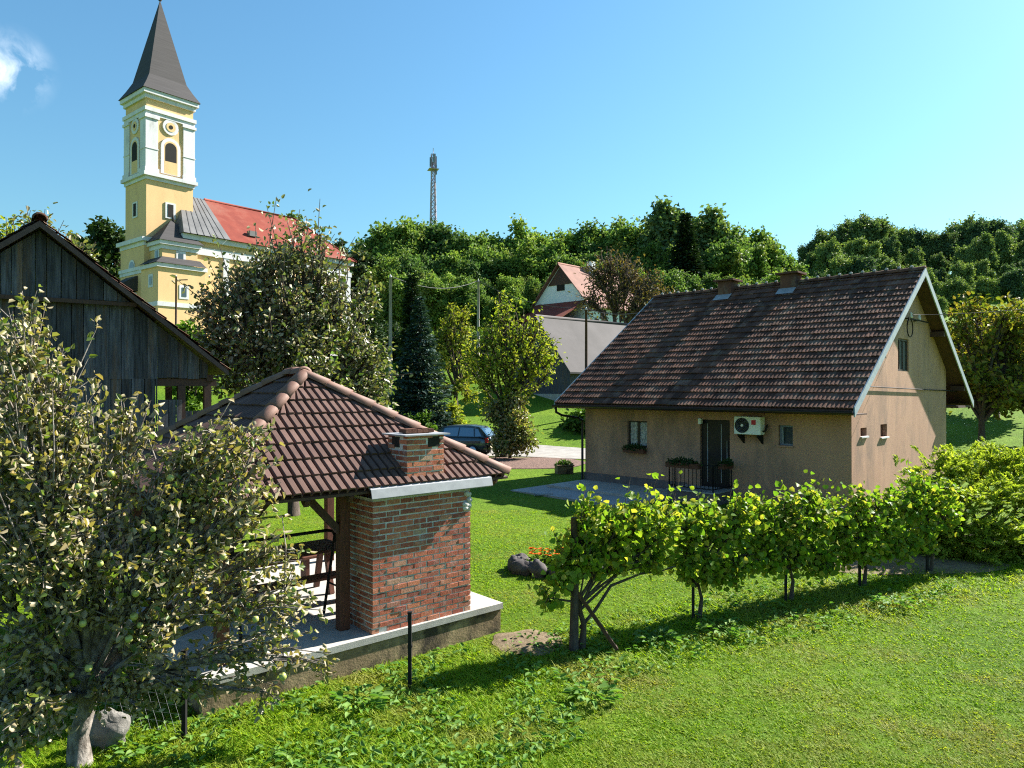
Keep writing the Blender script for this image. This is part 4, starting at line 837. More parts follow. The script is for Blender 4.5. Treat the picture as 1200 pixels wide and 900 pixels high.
# ------------------------------------------------------------------ car
def car():
    Y = 35.6; x = X(534, Y); t = thing('parked_car', 'dark blue grey hatchback parked on the gravel drive', 'car', (x, Y, gz(x, Y) + .03), R(160))
    # front at +x
    st = [(-2.0, .42, .78, .70), (-1.95, .32, .95, .8), (-1.6, .25, 1.0, .86), (-.6, .22, .98, .88), (.7, .22, .95, .88), (1.1, .24, .92, .87), (1.75, .28, .78, .8), (2.05, .36, .66, .66)]
    m = MB(); vs = []
    for sx, zb, zt, wd in st:
        for f, g in ((-.9, 0), (-1, .25), (-1, .7), (-.93, 1), (0, 1.03), (.93, 1), (1, .7), (1, .25), (.9, 0)): vs.append((sx, f * wd, zb + g * (zt - zb)))
    k = 9; n = len(st)
    m.add(vs, [(i * k + j, i * k + j + 1, (i + 1) * k + j + 1, (i + 1) * k + j) for i in range(n - 1) for j in range(k - 1)] + [tuple(range(k))[::-1], tuple(range((n - 1) * k, n * k))] + [(i * k, (i + 1) * k, (i + 1) * k + 8, i * k + 8) for i in range(n - 1)], 0, True)
    b = m.build('body', MAT['car'], t)
    cab = [(-1.95, .95, .96, .72), (-1.5, .97, 1.42, .6), (-.9, .96, 1.5, .58), (.0, .94, 1.49, .58), (.45, .93, 1.4, .58), (1.15, .9, .92, .7)]
    m = MB(); vs = []
    for sx, zb, zt, wr in cab: vs += [(sx, -.84, zb), (sx, -wr, zt), (sx, -wr * .9, zt + .03), (sx, wr * .9, zt + .03), (sx, wr, zt), (sx, .84, zb)]
    m.add(vs, [(i * 6 + j, i * 6 + j + 1, (i + 1) * 6 + j + 1, (i + 1) * 6 + j) for i in range(5) for j in range(5)], 0, True); m.build('cabin', MAT['car'], t)
    def panel(nm, pts, mat='car_glass'):
        m = MB(); m.add(pts, [tuple(range(len(pts)))]); m.build(nm, MAT[mat], t)
    for s in (-1, 1):
        panel('side_window', [(-1.35, s * .85, 1.0), (-.55, s * .85, 1.0), (-.55, s * .64, 1.42), (-1.25, s * .65, 1.4)]); panel('side_window', [(-.48, s * .85, 1.0), (.3, s * .85, .99), (.3, s * .645, 1.38), (-.48, s * .635, 1.42)])
        panel('quarter_window', [(-1.75, s * .85, 1.02), (-1.42, s * .85, 1.0), (-1.35, s * .67, 1.38), (-1.5, s * .68, 1.36)])
        for xx in (-1.28, 1.3):
            m = MB(); m.lathe([(.0, -.1), (.3, -.1), (.32, -.06), (.32, .06), (.3, .1), (0, .1)], (0, 0, 0), 18); M_ = Matrix.Translation((xx, s * .78, .32)) @ Matrix.Rotation(R(90), 4, 'X'); m.v = [tuple(M_ @ Vector(v)) for v in m.v]; wh = m.build('wheel', MAT['tyre'], t)
            m = MB(); m.lathe([(0, -.115), (.2, -.11), (.21, -.09), (.21, .09), (.2, .11), (0, .115)], (0, 0, 0), 14); m.v = [tuple(M_ @ Vector(v)) for v in m.v]; m.build('rim', MAT['rim'], wh)
        m = MB(); m.box(-2.03, -1.9, s * .74 - .1, s * .74 + .07, .72, .96); m.build('tail_light', MAT['tail'], t, .02)
        m = MB(); m.box(1.85, 2.03, s * .52 - .14, s * .52 + .14, .55, .68); m.build('headlight', MAT['white_plastic'], t, .03)
        m = MB(); m.box(.55, .75, s * .98 - .07, s * .98 + .07, .95, 1.08); m.build('mirror', MAT['car'], t, .03)
    panel('rear_window', [(-1.955, -.6, 1.02), (-1.955, .6, 1.02), (-1.6, .52, 1.38), (-1.6, -.52, 1.38)]); panel('windscreen', [(1.12, -.66, .98), (1.12, .66, .98), (.52, .52, 1.4), (.52, -.52, 1.4)])
    m = MB(); m.box(-2.06, -1.98, -.7, .7, .4, .6); m.build('bumper', MAT['black'], t, .02)
car()

# ------------------------------------------------------------------ planters, garden stones, posts and other small things
def bushy(n, rx, ry, rz, L, Wd, mat, seed, z0=0):
    rg = np.random.default_rng(seed); v = unit(rg.normal(size=(n, 3))); P = v * (rg.random((n, 1)) ** .4) * np.array([rx, ry, rz]); P[:, 2] = np.abs(P[:, 2]) + z0
    return leaf_mesh('foliage', P, v + rg.normal(size=(n, 3)) * .6 + [0, 0, .3], v + rg.normal(size=(n, 3)) * .6, L * (.6 + .8 * rg.random(n)), Wd * (.7 + .6 * rg.random(n)), mat)
def planter_box(loc, length, label, seed, rot=HR):
    t = thing('planter_box', label, 'planter', loc, rot); m = MB(); m.box(-.1, .1, -length / 2, length / 2, 0, .16); m.build('trough', MAT['wood_red'], t, .01)
    link('foliage', bushy(int(420 * length), .16, length / 2 + .05, .2, .07, .05, MAT['l_dark'], seed, .1), t)
planter_box(hw(-.16, 4.95, 1.3), 1.15, 'long trough of dark green plants on the left of the entrance railing', 1)
planter_box(hw(.55, 3.9, 1.3), .6, 'short trough of dark green plants on the right of the entrance railing', 2, HR + R(90))
planter_box(hw(1.0, 7.55, 1.52), .85, 'small trough of trailing plants under the curtained front window', 3)
def drive_planter():
    Y = 28.6; x = X(661, Y); t = thing('stone_planter', 'grey stone trough planted with low greenery beside the gravel drive', 'planter', (x, Y, gz(x, Y)), R(15))
    m = MB(); m.box(-.34, .34, -.2, .2, -.05, .3); m.box(-.37, .37, -.23, .23, .302, .36); m.build('trough', MAT['old_concrete'], t, .02)
    link('foliage', bushy(260, .36, .22, .2, .08, .06, MAT['l_shrub'], 4, .34), t)
drive_planter()
def rock(name, label, loc, s, mat, seed, cat='rock', group=None):
    m = MB(); n, k = 20, 12; vs = []
    for i in range(k + 1):
        a = math.pi * i / k
        for j in range(n):
            b = 2 * math.pi * j / n; v = Vector((math.sin(a) * math.cos(b), math.sin(a) * math.sin(b), math.cos(a))); q = 1 + .35 * mnoise.noise(v * 1.6 + Vector((seed * 7.3, 0, 0))) + .12 * mnoise.noise(v * 5 + Vector((0, seed, 0)))
            vs.append((v.x * s[0] * q, v.y * s[1] * q, v.z * s[2] * q))
    m.add(vs, [(i * n + j, i * n + (j + 1) % n, (i + 1) * n + (j + 1) % n, (i + 1) * n + j) for i in range(k) for j in range(n)], 0, True); o = m.build(name, mat); o.location = loc; o.rotation_euler = (0, 0, seed); return tag(o, label, cat, group)
rock('boulder', 'pale grey boulder beside the apple tree trunk', (X(130, 7.6), 7.6, .1), (.2, .17, .2), MAT['rock'], 3)
fx, fy0 = X(648, 14.6), 14.6
for k, a in enumerate((150, 185, 215, 245, 275, 305, 340)):
    rock('garden_stone', 'dark rough stone edging the orange flower bed', (fx + .75 * math.cos(R(a)), fy0 + .55 * math.sin(R(a)), gz(fx, fy0) + .08), (.2 + .04 * (k % 3), .17, .17 + .03 * (k % 2)), MAT['rock_dark'], k + 1, 'stone', 'stones edging the flower bed')
rock('pale_stone', 'pale flat stone to the right of the orange flower bed', (X(694, 14.4), 14.4, .1), (.3, .16, .16), MAT['rock'], 9, 'stone')
def marigolds():
    t = thing('marigold_clump', 'clump of orange marigolds ringed by dark stones', 'flowers', (fx, fy0, gz(fx, fy0)))
    link('foliage', bushy(500, .6, .42, .35, .09, .05, MAT['l_shrub'], 6), t)
    rg = np.random.default_rng(8); P = []; D = []
    for k in range(60):
        a, q = rg.random() * 6.28, rg.random() ** .5; c = np.array([.52 * q * math.cos(a), .38 * q * math.sin(a), .3 + .12 * rg.random()])
        for j in range(9): P.append(c); D.append([math.cos(j * .7), math.sin(j * .7), .5 + .3 * rg.random()])
    P, D = np.array(P), np.array(D); link('blossoms' if False else 'blossom', leaf_mesh('blossom', P, D, np.tile([0, 0, 1.], (len(P), 1)) + rg.normal(size=P.shape) * .2, np.full(len(P), .05), np.full(len(P), .035), MAT['orange']), t)
marigolds()
def fence_post(px, Y, h, label):
    x = X(px, Y); o = MB(); o.box(-.022, .022, -.022, .022, -.2, h); o.box(-.028, .028, -.028, .028, h + .001, h + .02); o.box(-.03, .03, -.008, .03, h * .55, h * .55 + .03); o = o.build('fence_post', MAT['black']); o.location = (x, Y, gz(x, Y)); tag(o, label, 'fence post'); return Vector((x, Y, gz(x, Y)))
fa = fence_post(480.5, 9.05, .97, 'black metal fence post standing in front of the gazebo slab')
fb = fence_post(217, 7.75, .95, 'black metal fence post half hidden under the apple tree')
def mesh_fence():
    a = fb + Vector((0, 0, 0)); b = Vector((-5.6, 8.3, 0)); t = thing('wire_fence', 'sagging wire mesh fence under the apple tree', 'fence', a)
    d = b - a; L = d.length; d.normalize(); m = MB()
    for k in range(9): z = .06 + k * .1; m.tube([(0, 0, z), d * L * .5 + Vector((0, 0, z - .03)), d * L + Vector((0, 0, z))], .0012, 4)
    n = int(L / .11)
    for k in range(n): m.tube([d * (k * .11) + Vector((0, 0, .05)), d * (k * .11 + .3) + Vector((0, 0, .87))], .001, 4)
    m.build('wire_mesh', MAT['zinc'], t); m = MB(); m.box(-.02, .02, -.02, .02, -.2, .95); o = m.build('end_post', MAT['black'], t); o.location = d * L
mesh_fence()
m = MB(); p = hw(-2.2, 9.2, 0); m.tube([(-.3, 0, 0), (.3, .1, .0)], .05, 10); o = m.build('plastic_pipe', MAT['zinc']); o.location = (X(637, 23), 23, .31); tag(o, 'short pale pipe lying at the edge of the patio', 'pipe')

# ------------------------------------------------------------------ near trees and shrubs
def bl(px, py, Y, r, dy=0, base=(0, 0, 0), k=1.0, flat=1.0):   # a crown blob centred on a pixel at depth Y
    return (X(px, Y) - base[0], Y + dy - base[1], Z(py, Y) - base[2], r * k, r, r * flat)
def apple_tree():
    Y0 = 7.2; b = (X(97, Y0), Y0, gz(0, Y0))
    sp = [(25, 395, 6.9, .42), (70, 460, 7.0, .5), (15, 470, 6.6, .5), (120, 520, 7.2, .5), (50, 560, 6.8, .6), (160, 500, 7.4, .38), (110, 610, 6.9, .6), (190, 580, 7.3, .5), (240, 540, 7.6, .42), (285, 520, 7.8, .34), (30, 650, 6.6, .55),
          (170, 660, 7.0, .55), (240, 640, 7.4, .5), (290, 600, 7.6, .4), (90, 700, 6.8, .5), (210, 715, 7.2, .45), (290, 690, 7.6, .45), (340, 700, 7.8, .4), (340, 760, 7.8, .34), (270, 770, 7.6, .38), (180, 755, 7.0, .33), (20, 740, 6.5, .45), (20, 830, 6.3, .36), (60, 770, 6.9, .4), (385, 775, 7.9, .22), (310, 810, 7.7, .22), (-60, 520, 6.6, .7), (-70, 660, 6.5, .7), (300, 545, 7.7, .28), (-20, 400, 7.0, .5), (40, 360, 7.2, .22), (140, 800, 7.0, .3), (60, 815, 6.7, .3), (235, 800, 7.3, .28), (0, 800, 6.6, .35), (100, 770, 7.3, .4), (330, 640, 7.8, .3), (40, 850, 6.4, .28), (0, 880, 6.2, .26), (155, 820, 7.0, .25), (-30, 830, 6.4, .35), (255, 505, 7.7, .28), (225, 525, 7.5, .3), (275, 555, 7.7, .3), (310, 575, 7.8, .24), (250, 575, 7.5, .3)]
    blobs = [bl(*s, 0, b) for s in sp]
    cr, br = blob_tree(blobs, .9, .11, 11, 21, 14, .074, .045, MAT['l_apple'], None, shoots=.06, trunk=[(0, 0, -.2), (-.03, 0, .3), (.05, .02, .6), (.02, 0, .95)], up=.05, out=.15, rnd_n=1.0, droop=.35, twig_r=.007, jitter=.05, fold=.3, curl=.3)
    t = plant('apple_tree', 'gnarled apple tree with curled pale leaves and small green apples', 'tree', b, (cr, br), MAT['bark_pale'])
    rd = random.Random(2); ap = MB(); ap.lathe([(0, -.034), (.018, -.036), (.034, -.02), (.038, .004), (.03, .028), (.014, .034), (0, .026)], n=12); st = MB(); st.tube([(0, 0, .026), (.005, 0, .055)], .002, 4)
    a0 = ap.build('apple', MAT['apple'], t); a0.data.polygons.foreach_set('use_smooth', [True] * len(a0.data.polygons)); s0 = st.build('stem', MAT['bark'], a0)
    spots = [(158, 722), (160, 695), (152, 748), (165, 732), (110, 370 + 210), (85, 790), (105, 782), (332, 792), (348, 742), (300, 725), (290, 575), (240, 700), (75, 640), (118, 660), (20, 865), (50, 870), (28, 492), (92, 570), (200, 560), (262, 652), (226, 610), (140, 690), (60, 500), (320, 700), (180, 620), (35, 600), (130, 555), (345, 690), (210, 590), (98, 730)]
    for k, (px, py) in enumerate(spots):
        Y = 6.55 + .35 * rd.random() + (.6 if px > 190 else 0); o = a0 if k == 0 else a0.copy()
        if k: COL.objects.link(o); q = s0.copy(); COL.objects.link(q); q.parent = o
        o.parent = t; o.location = (X(px, Y) - b[0], Y - b[1], Z(py, Y) - b[2]); o.rotation_euler = (rd.uniform(-.4, .4), rd.uniform(-.4, .4), rd.uniform(0, 6)); q = rd.uniform(.7, 1.05); o.scale = (q, q, q)
apple_tree()
def orchard_tree():
    Y0 = 20.0; b = (X(345, Y0), Y0, gz(0, Y0))
    sp = [(345, 290, 20, .75), (300, 320, 20, .9), (380, 320, 20.3, .8), (265, 355, 19.6, .85), (330, 360, 19.2, 1.0), (395, 365, 19.8, .8), (250, 400, 19.8, .75), (300, 410, 19, 1.0), (360, 410, 19, 1.0), (420, 400, 20, .8), (440, 440, 20, .7), (390, 450, 19.4, .9), (330, 455, 19.2, .9), (270, 440, 19.6, .75), (430, 350, 20.5, .5), (330, 400, 21.5, 1.3), (350, 265, 20, .35), (375, 275, 20.2, .35), (445, 480, 20, .5), (410, 480, 19.6, .7), (240, 370, 20, .5), (290, 345, 21, .9), (432, 330, 20.5, .25), (448, 410, 20.2, .5), (285, 325, 20.2, .7), (320, 300, 20.4, .6), (400, 335, 20.3, .6)]
    cr, br = blob_tree([bl(*s, 0, b) for s in sp], 2.2, .14, 21, 37, 15, .13, .085, MAT['l_pear'], None, shoots=.09, up=.1, out=.2, rnd_n=1.0, droop=.3, twig_r=.012, jitter=.12, fold=.25, curl=.25)
    plant('orchard_tree', 'broad old pear tree with dull grey green leaves behind the gazebo', 'tree', b, (cr, br), MAT['bark'])
orchard_tree()
def walnut():
    Y0 = 35.0; b = (X(592, Y0), Y0, gz(0, Y0))
    sp = [(592, 365, 35, .6), (575, 390, 35, .9), (612, 392, 35, 1.0), (560, 415, 35, .9), (640, 405, 35.4, .8), (590, 420, 34.4, 1.0), (625, 425, 35, .9), (650, 420, 35.5, .45), (570, 445, 34.6, .75), (600, 455, 34.6, .9), (548, 430, 35.4, .5), (585, 345, 35, .3), (600, 480, 34.6, .7), (575, 480, 35, .7), (640, 440, 35.4, .4), (630, 385, 35.4, .5)]
    cr, br = blob_tree([bl(*s, 0, b) for s in sp], 2.4, .2, 31, 28, 9, .19, .1, MAT['l_wal'], None, shoots=.15, up=.5, out=.35, rnd_n=.7, droop=.4, twig_r=.016, jitter=.16)
    plant('walnut_tree', 'yellow green loose crowned tree at the end of the gravel drive', 'tree', b, (cr, br), MAT['bark'])
    Y0 = 34.0; b = (X(598, Y0), Y0, gz(0, Y0))
    sp = [(590, 505, 34, .6), (606, 495, 33.8, .75), (616, 515, 33.6, .62), (598, 520, 33.6, .62), (584, 522, 34, .4), (605, 470, 34.2, .5), (580, 480, 34.2, .5)]
    cr, br = blob_tree([bl(*s, 0, b) for s in sp], .3, .1, 32, 70, 10, .17, .1, MAT['l_pear'], None, up=.4, out=.5, rnd_n=.7, twig_r=.012, jitter=.14)
    plant('dense_shrub', 'rounded grey green shrub at the foot of the yellow green tree', 'shrub', b, (cr, br), MAT['bark'], crown_name='foliage', trunk_name='stem')
walnut()
def conifer(name, label, px, Y, py_top, halfw, mat, seed, n_whorl=26, per=13, cards=26, L=.2, Wd=.05, z_low=.25, base=None, shape='diamond', droop=.25, power=1.0, cat='tree'):
    x = X(px, Y); z0 = gz(x, Y) if base is None else base; h = Z(py_top, Y) - z0; rg = np.random.default_rng(seed); br = MB()
    br.tube([(0, 0, -.2), (0, 0, h * .5), (0, 0, h * .98)], [h * .018, h * .012, .01], 7); P, D, N = [], [], []
    for i in range(n_whorl):
        f = (i + .5) / n_whorl; z = h * (z_low / h + (1 - z_low / h) * f); R_ = halfw * (1 - f) ** power * (.85 + .3 * rg.random()) + .06
        nb = max(5, int(per * (1 - f * .6)))
        for k in range(nb):
            a = 6.283 * (k + rg.random() * .7) / nb + i; r = R_ * (.75 + .4 * rg.random()); d = np.array([math.cos(a), math.sin(a), 0]); e = d * r + np.array([0, 0, -droop * r + .12 * r])
            o = np.array([0, 0, z]); mid = o + d * r * .55 + np.array([0, 0, -droop * r * .75])
            br.tube([o, mid, o + e], [.02 + .006 * r, .012, .006], 4, cap=False)
            c = max(4, int(cards * (r / halfw + .15))); t = (rg.random((c, 1)) ** .75)
            q = o * (1 - t) ** 2 + 2 * mid * t * (1 - t) + (o + e) * t * t; s = np.array([-d[1], d[0], 0]); w = (rg.random((c, 1)) - .5) * 2
            P.append(q + s * w * .12 * r + rg.normal(size=(c, 3)) * .035); D.append(d[None] * .8 + s * w * .9 + np.array([0, 0, .05]) + rg.normal(size=(c, 3)) * .25); N.append(np.tile([0, 0, 1.], (c, 1)) + d[None] * .3 + rg.normal(size=(c, 3)) * .35)
    P, D, N = map(np.concatenate, (P, D, N)); n = len(P); s = .7 + .6 * rg.random(n)
    cr = leaf_mesh('crown', P, D, N, L * s, Wd * s, mat, shape, .15, .1)
    return plant(name, label, cat, (x, Y, z0), (cr, br), MAT['bark'])
conifer('blue_spruce', 'blue spruce with tiered drooping branches beside the drive', 492, 37.5, 347, 2.25, MAT['l_spruce'], 41, 34, 16, 62, .26, .1)
conifer('thuja', 'slim dark thuja rising behind the blue spruce', 483, 45, 322, .9, MAT['l_fir'], 42, 40, 12, 34, .3, .14, droop=-.5, power=.6)
conifer('tall_fir', 'tall dark fir standing out from the wood above the house roof', 804, 104, 250, 4.2, MAT['l_fir'], 43, 34, 13, 40, .9, .4, z_low=1)
conifer('thuja', 'dark thuja between the orchard tree and the church', 432, 40, 330, 1.1, MAT['l_fir'], 44, 30, 12, 30, .3, .14, droop=-.5, power=.6)
conifer('dark_fir', 'dark fir to the left of the white farmhouse', 622, 66, 385, 2.3, MAT['l_fir'], 45, 26, 12, 30, .5, .22)

def juniper():
    Y0 = 16.6; b = (X(1128, Y0), Y0, gz(11, Y0)); rg = np.random.default_rng(51); P, D, N = [], [], []; br = MB(); rd = random.Random(51)
    tops = [(1075, 552, 16.2), (1105, 530, 16.4), (1140, 525, 16.8), (1175, 532, 16.6), (1205, 545, 16.8), (1240, 560, 16.6), (1085, 585, 15.8), (1120, 565, 15.7), (1160, 565, 15.8), (1200, 580, 15.8), (1070, 610, 15.9), (1110, 605, 15.4), (1150, 605, 15.3), (1190, 615, 15.4), (1240, 620, 15.6), (1130, 540, 17.6), (1180, 545, 17.8), (1095, 630, 15.6), (1140, 636, 15.3), (1185, 640, 15.4), (1225, 590, 16), (1260, 590, 16.6)]
    for px, py, Y in tops:
        c = np.array([X(px + 14, Y) - b[0], Y - b[1], Z(py + 18, Y) - b[2]]); s0 = np.array([rd.uniform(-.5, .5), rd.uniform(-.3, .3), .1]); br.tube([s0, (s0 + c) / 2 + np.array([0, 0, -.15]), c], [.06, .04, .015], 6)
        for k in range(70):
            a = rg.random() * 6.283; el = rg.normal() * .35 + .25; dd = np.array([math.cos(a) * math.cos(el), math.sin(a) * math.cos(el), math.sin(el)]); o = unit((c + [0, 0, -.3])[None])[0]; dd = unit((dd + o * .7)[None])[0]
            s = c + rg.normal(size=3) * np.array([.26, .26, .16]); Ls = .22 + .24 * rg.random(); e = s + dd * Ls
            n = 46; t = rg.random((n, 1)); side = np.cross(dd, [0, 0, 1]); w = np.where(rg.random((n, 1)) < .5, -1, 1)
            P.append(s + (e - s) * t + np.array([0, 0, 1]) * (-.06 * t * t) + rg.normal(size=(n, 3)) * .015); D.append(dd[None] * 1.0 + side[None] * w * .7 + rg.normal(size=(n, 3)) * .25); N.append(np.tile([0, 0, 1.], (n, 1)) + rg.normal(size=(n, 3)) * .4)
    P, D, N = map(np.concatenate, (P, D, N)); n = len(P); s = .7 + .6 * rg.random(n)
    plant('juniper_bush', 'large spreading evergreen bush with feathery light green tips by the gable', 'bush', b, (leaf_mesh('foliage', P, D, N, .1 * s, .032 * s, MAT['l_yew'], 'diamond', .1, .1), br), MAT['bark'], crown_name='foliage', trunk_name='stem')
juniper()

# grapevines: one plant to a post, tied to two wires
VP = [(.9, 10.4), (2.98, 11.7), (4.85, 12.6), (6.55, 13.4), (8.35, 14.3)]
def vines():
    labs = ['gnarled grapevine on the thick end post nearest the camera', 'grapevine on the second thin post of the row', 'grapevine on the third post of the row below the air conditioner', 'full leafy grapevine on the fourth post by the house corner', 'grapevine at the far end of the row next to the evergreen bush']
    plabs = ['thick dark wooden end post of the vine row', 'thin metal vine post with foliage hanging beside it', 'thin dark vine post standing clear below the leaves', 'thin dark vine post near the house corner', 'dark vine post against the evergreen bush']
    tp = {0: [(672, 640, .35), (690, 612, .3), (720, 605, .34), (750, 600, .36), (780, 605, .34), (700, 650, .28), (730, 640, .33), (770, 640, .3), (655, 665, .22), (642, 700, .16), (690, 590, .2), (745, 590, .2)],
          1: [(805, 605, .36), (835, 600, .36), (865, 598, .36), (800, 640, .32), (830, 650, .36), (855, 660, .36), (815, 675, .24), (880, 640, .34), (835, 690, .2), (820, 585, .2), (868, 580, .2)],
          2: [(895, 605, .38), (925, 595, .42), (955, 600, .42), (905, 645, .38), (940, 640, .42), (965, 650, .38), (920, 575, .22), (950, 572, .26), (900, 670, .26), (962, 675, .24), (890, 580, .2)],
          3: [(980, 610, .42), (1010, 600, .42), (1035, 605, .42), (990, 645, .4), (1020, 645, .4), (1045, 650, .36), (1000, 575, .24), (1030, 580, .26), (1005, 670, .24), (1050, 575, .26), (1058, 660, .2)],
          4: [(1065, 590, .42), (1090, 580, .42), (1085, 620, .36), (1110, 600, .36), (1062, 630, .32), (1078, 562, .24), (1105, 565, .24)]}
    def depth(px):   # depth of the row's plane under a pixel column
        k = (px - 600) / F
        for (x0, y0), (x1, y1) in zip(VP, VP[1:]):
            t = (k * y0 - x0) / ((x1 - x0) - k * (y1 - y0))
            if t <= 1 or (x1, y1) == VP[-1]: return y0 + (y1 - y0) * t
    for k, (x, y) in enumerate(VP):
        b = (x, y, gz(x, y)); bb = [bl(px, min(py + (8, 14, 12, 8, 4)[k], (700, 668, 652, 642, 640)[k]), depth(px), r, 0, b, .9) for px, py, r in tp[k]]
        cr, br = blob_tree(bb, .75, .035 if k else .05, 60 + k, 28, 9, .095, .095, MAT['l_vine'], None, shoots=.12, trunk=[(.12, .1, -.1), (.16, .08, .35), (.05, .03, .75)], up=.45, out=.3, rnd_n=.7, droop=.35, twig_r=.005, jitter=.07, fold=.12, curl=.2, r_tip=.008)
        if k == 0:  # long bare cane running out along the wire
            for pts in ([(.1, .1, .3), (.35, .2, .55), (.6, .38, .85), (1.1, .68, .95), (1.5, .95, .93), (2.0, 1.25, 1.0)], [(0, 0, .8), (-.2, -.05, 1.0), (-.3, -.12, .85)]): br.tube(pts, [.03, .028, .022, .018, .014, .01][:len(pts)], 6)
        plant('grapevine', labs[k], 'vine', b, (cr, br), MAT['bark'], 'vines trained along the row of posts', 'foliage')
        m = MB(); t = None
        if k == 0:
            t = thing('vine_post', plabs[k], 'post', b); m.tube([(0, 0, -.2), (.02, .01, .9), (.01, 0, 1.95)], [.075, .06, .05], 9); m.build('shaft', MAT['bark'], t); m = MB(); m.bar((.06, 0, .85), (.62, -.1, .06), .05); m.build('brace', MAT['wood_dark'], t)
        else:
            m.box(-.02, .02, -.02, .02, -.2, 1.75); m.box(-.03, .03, -.03, .03, 1.751, 1.77); o = m.build('vine_post', MAT['black']); o.location = b; tag(o, plabs[k], 'post')
    for z, lab in ((.95, 'lower trellis wire running through the vine row'), (1.55, 'upper trellis wire running through the vine row')):
        m = MB(); m.tube([(x, y, gz(x, y) + z) for x, y in VP], .004, 4); tag(m.build('trellis_wire', MAT['zinc']), lab, 'wire')
vines()

# ------------------------------------------------------------------ mid distance trees
def bare_tree():
    Y0 = 68.0; b = (X(722, Y0), Y0, gz(0, Y0)); sp = [(700, 320, 68, 2.0), (735, 318, 68, 2.4), (760, 335, 68, 2.0), (690, 350, 68, 1.6), (720, 345, 67, 2.2), (750, 360, 67, 2.2), (780, 350, 68.5, 1.6), (772, 375, 68, 1.5), (715, 305, 68, 1.4), (700, 375, 68, 1.2)]
    cr, br = blob_tree([bl(*s, 0, b) for s in sp], 1.8, .3, 71, 75, 4, .3, .15, MAT['l_brown'], None, twig_r=.028, jitter=.3, inner=.2)
    plant('thinning_tree', 'half bare brown tree in front of the white farmhouse', 'tree', b, (cr, br), MAT['bark'])
bare_tree()
def mid_tree(name, label, px, Y, py_top, rx, seed, mat, n=16, L=.28, Wd=.17, ntw=60, nl=9, rb=None, zlow=.3, base=None, group=None, fork=None, twr=.015, ry=None, **kw):
    x = X(px, Y); z0 = gz(x, Y) if base is None else base; h = Z(py_top, Y) - z0; rb = rb or rx * .42
    bb = rand_blobs(seed, n, rx, ry or rx, h * zlow, h - rb * .75, rb)
    cr, br = blob_tree(bb, fork or h * .28, h * .022, seed, ntw, nl, L, Wd, mat, None, twig_r=twr, jitter=L * .6, **kw)
    return plant(name, label, 'tree', (x, Y, z0), (cr, br), MAT['bark'], group)
mid_tree('autumn_tree', 'yellowing orchard tree just right of the gable', 1150, 35, 337, 3.1, 81, MAT['l_autumn'], 26, .24, .15, 26, 9, 1.0, .32)
mid_tree('autumn_tree', 'rust tinged orchard tree at the right edge behind the evergreen bush', 1205, 36, 340, 3.0, 82, MAT['l_autumn'], 26, .24, .15, 26, 9, 1.0, .3)
mid_tree('autumn_tree', 'yellow green orchard tree further back right of the house', 1168, 46, 360, 3.2, 83, MAT['l_autumn'], 18, .3, .18, 60, 9, 1.3, .3)
mid_tree('autumn_tree', 'small orchard tree outside the right edge of the garden', 1270, 38, 350, 3.0, 84, MAT['l_autumn'], 18, .3, .18, 60, 9, 1.3, .3)
mid_tree('yellowing_tree', 'thin yellow green tree beside the grey utility pole', 535, 46, 345, 2.1, 85, MAT['l_shrub2'], 18, .22, .12, 18, 9, .7, .14)
mid_tree('sparse_tree', 'sparse leafy tree showing above the barn roof', 60, 24, 238, 2.6, 86, MAT['l_pear'], 16, .17, .1, 34, 9, .9, .35)
mid_tree('sparse_tree', 'sparse tree at the left edge behind the barn ridge', 5, 25, 245, 2.0, 87, MAT['l_wal'], 14, .17, .1, 34, 9, .8, .35)
mid_tree('dark_tree', 'dense dark tree between the barn and the church tower', 128, 88, 255, 3.6, 88, MAT['l_dark'], 16, .6, .4, 60, 9, 1.6, .25)
mid_tree('dark_tree', 'dense dark tree left of the church behind the barn', 95, 92, 275, 3.6, 89, MAT['l_dark'], 16, .6, .4, 60, 9, 1.6, .25)
mid_tree('dark_tree', 'small blackish tree right of the church roof end', 425, 108, 292, 3.4, 90, MAT['l_dark'], 16, .6, .4, 60, 9, 1.6, .2)
mid_tree('dark_tree', 'small grey tree peeping over the church roof end', 397, 118, 276, 2.6, 91, MAT['l_dark'], 14, .5, .3, 22, 8, 1.2, .3)
mid_tree('dark_tree', 'dark treetop rising behind the church roof ridge', 342, 112, 246, 3.2, 92, MAT['l_for'], 14, .6, .4, 60, 9, 1.4, .3)
mid_tree('yellowing_shrub', 'bright yellow green shrub at the foot of the blue spruce', 524, 38.5, 470, 1.0, 93, MAT['l_wal'], 9, .18, .11, 50, 9, .5, .1)
mid_tree('garden_shrub', 'mid green shrub in front of the blue spruce', 492, 35.5, 478, .9, 94, MAT['l_shrub'], 9, .18, .11, 50, 9, .5, .1)
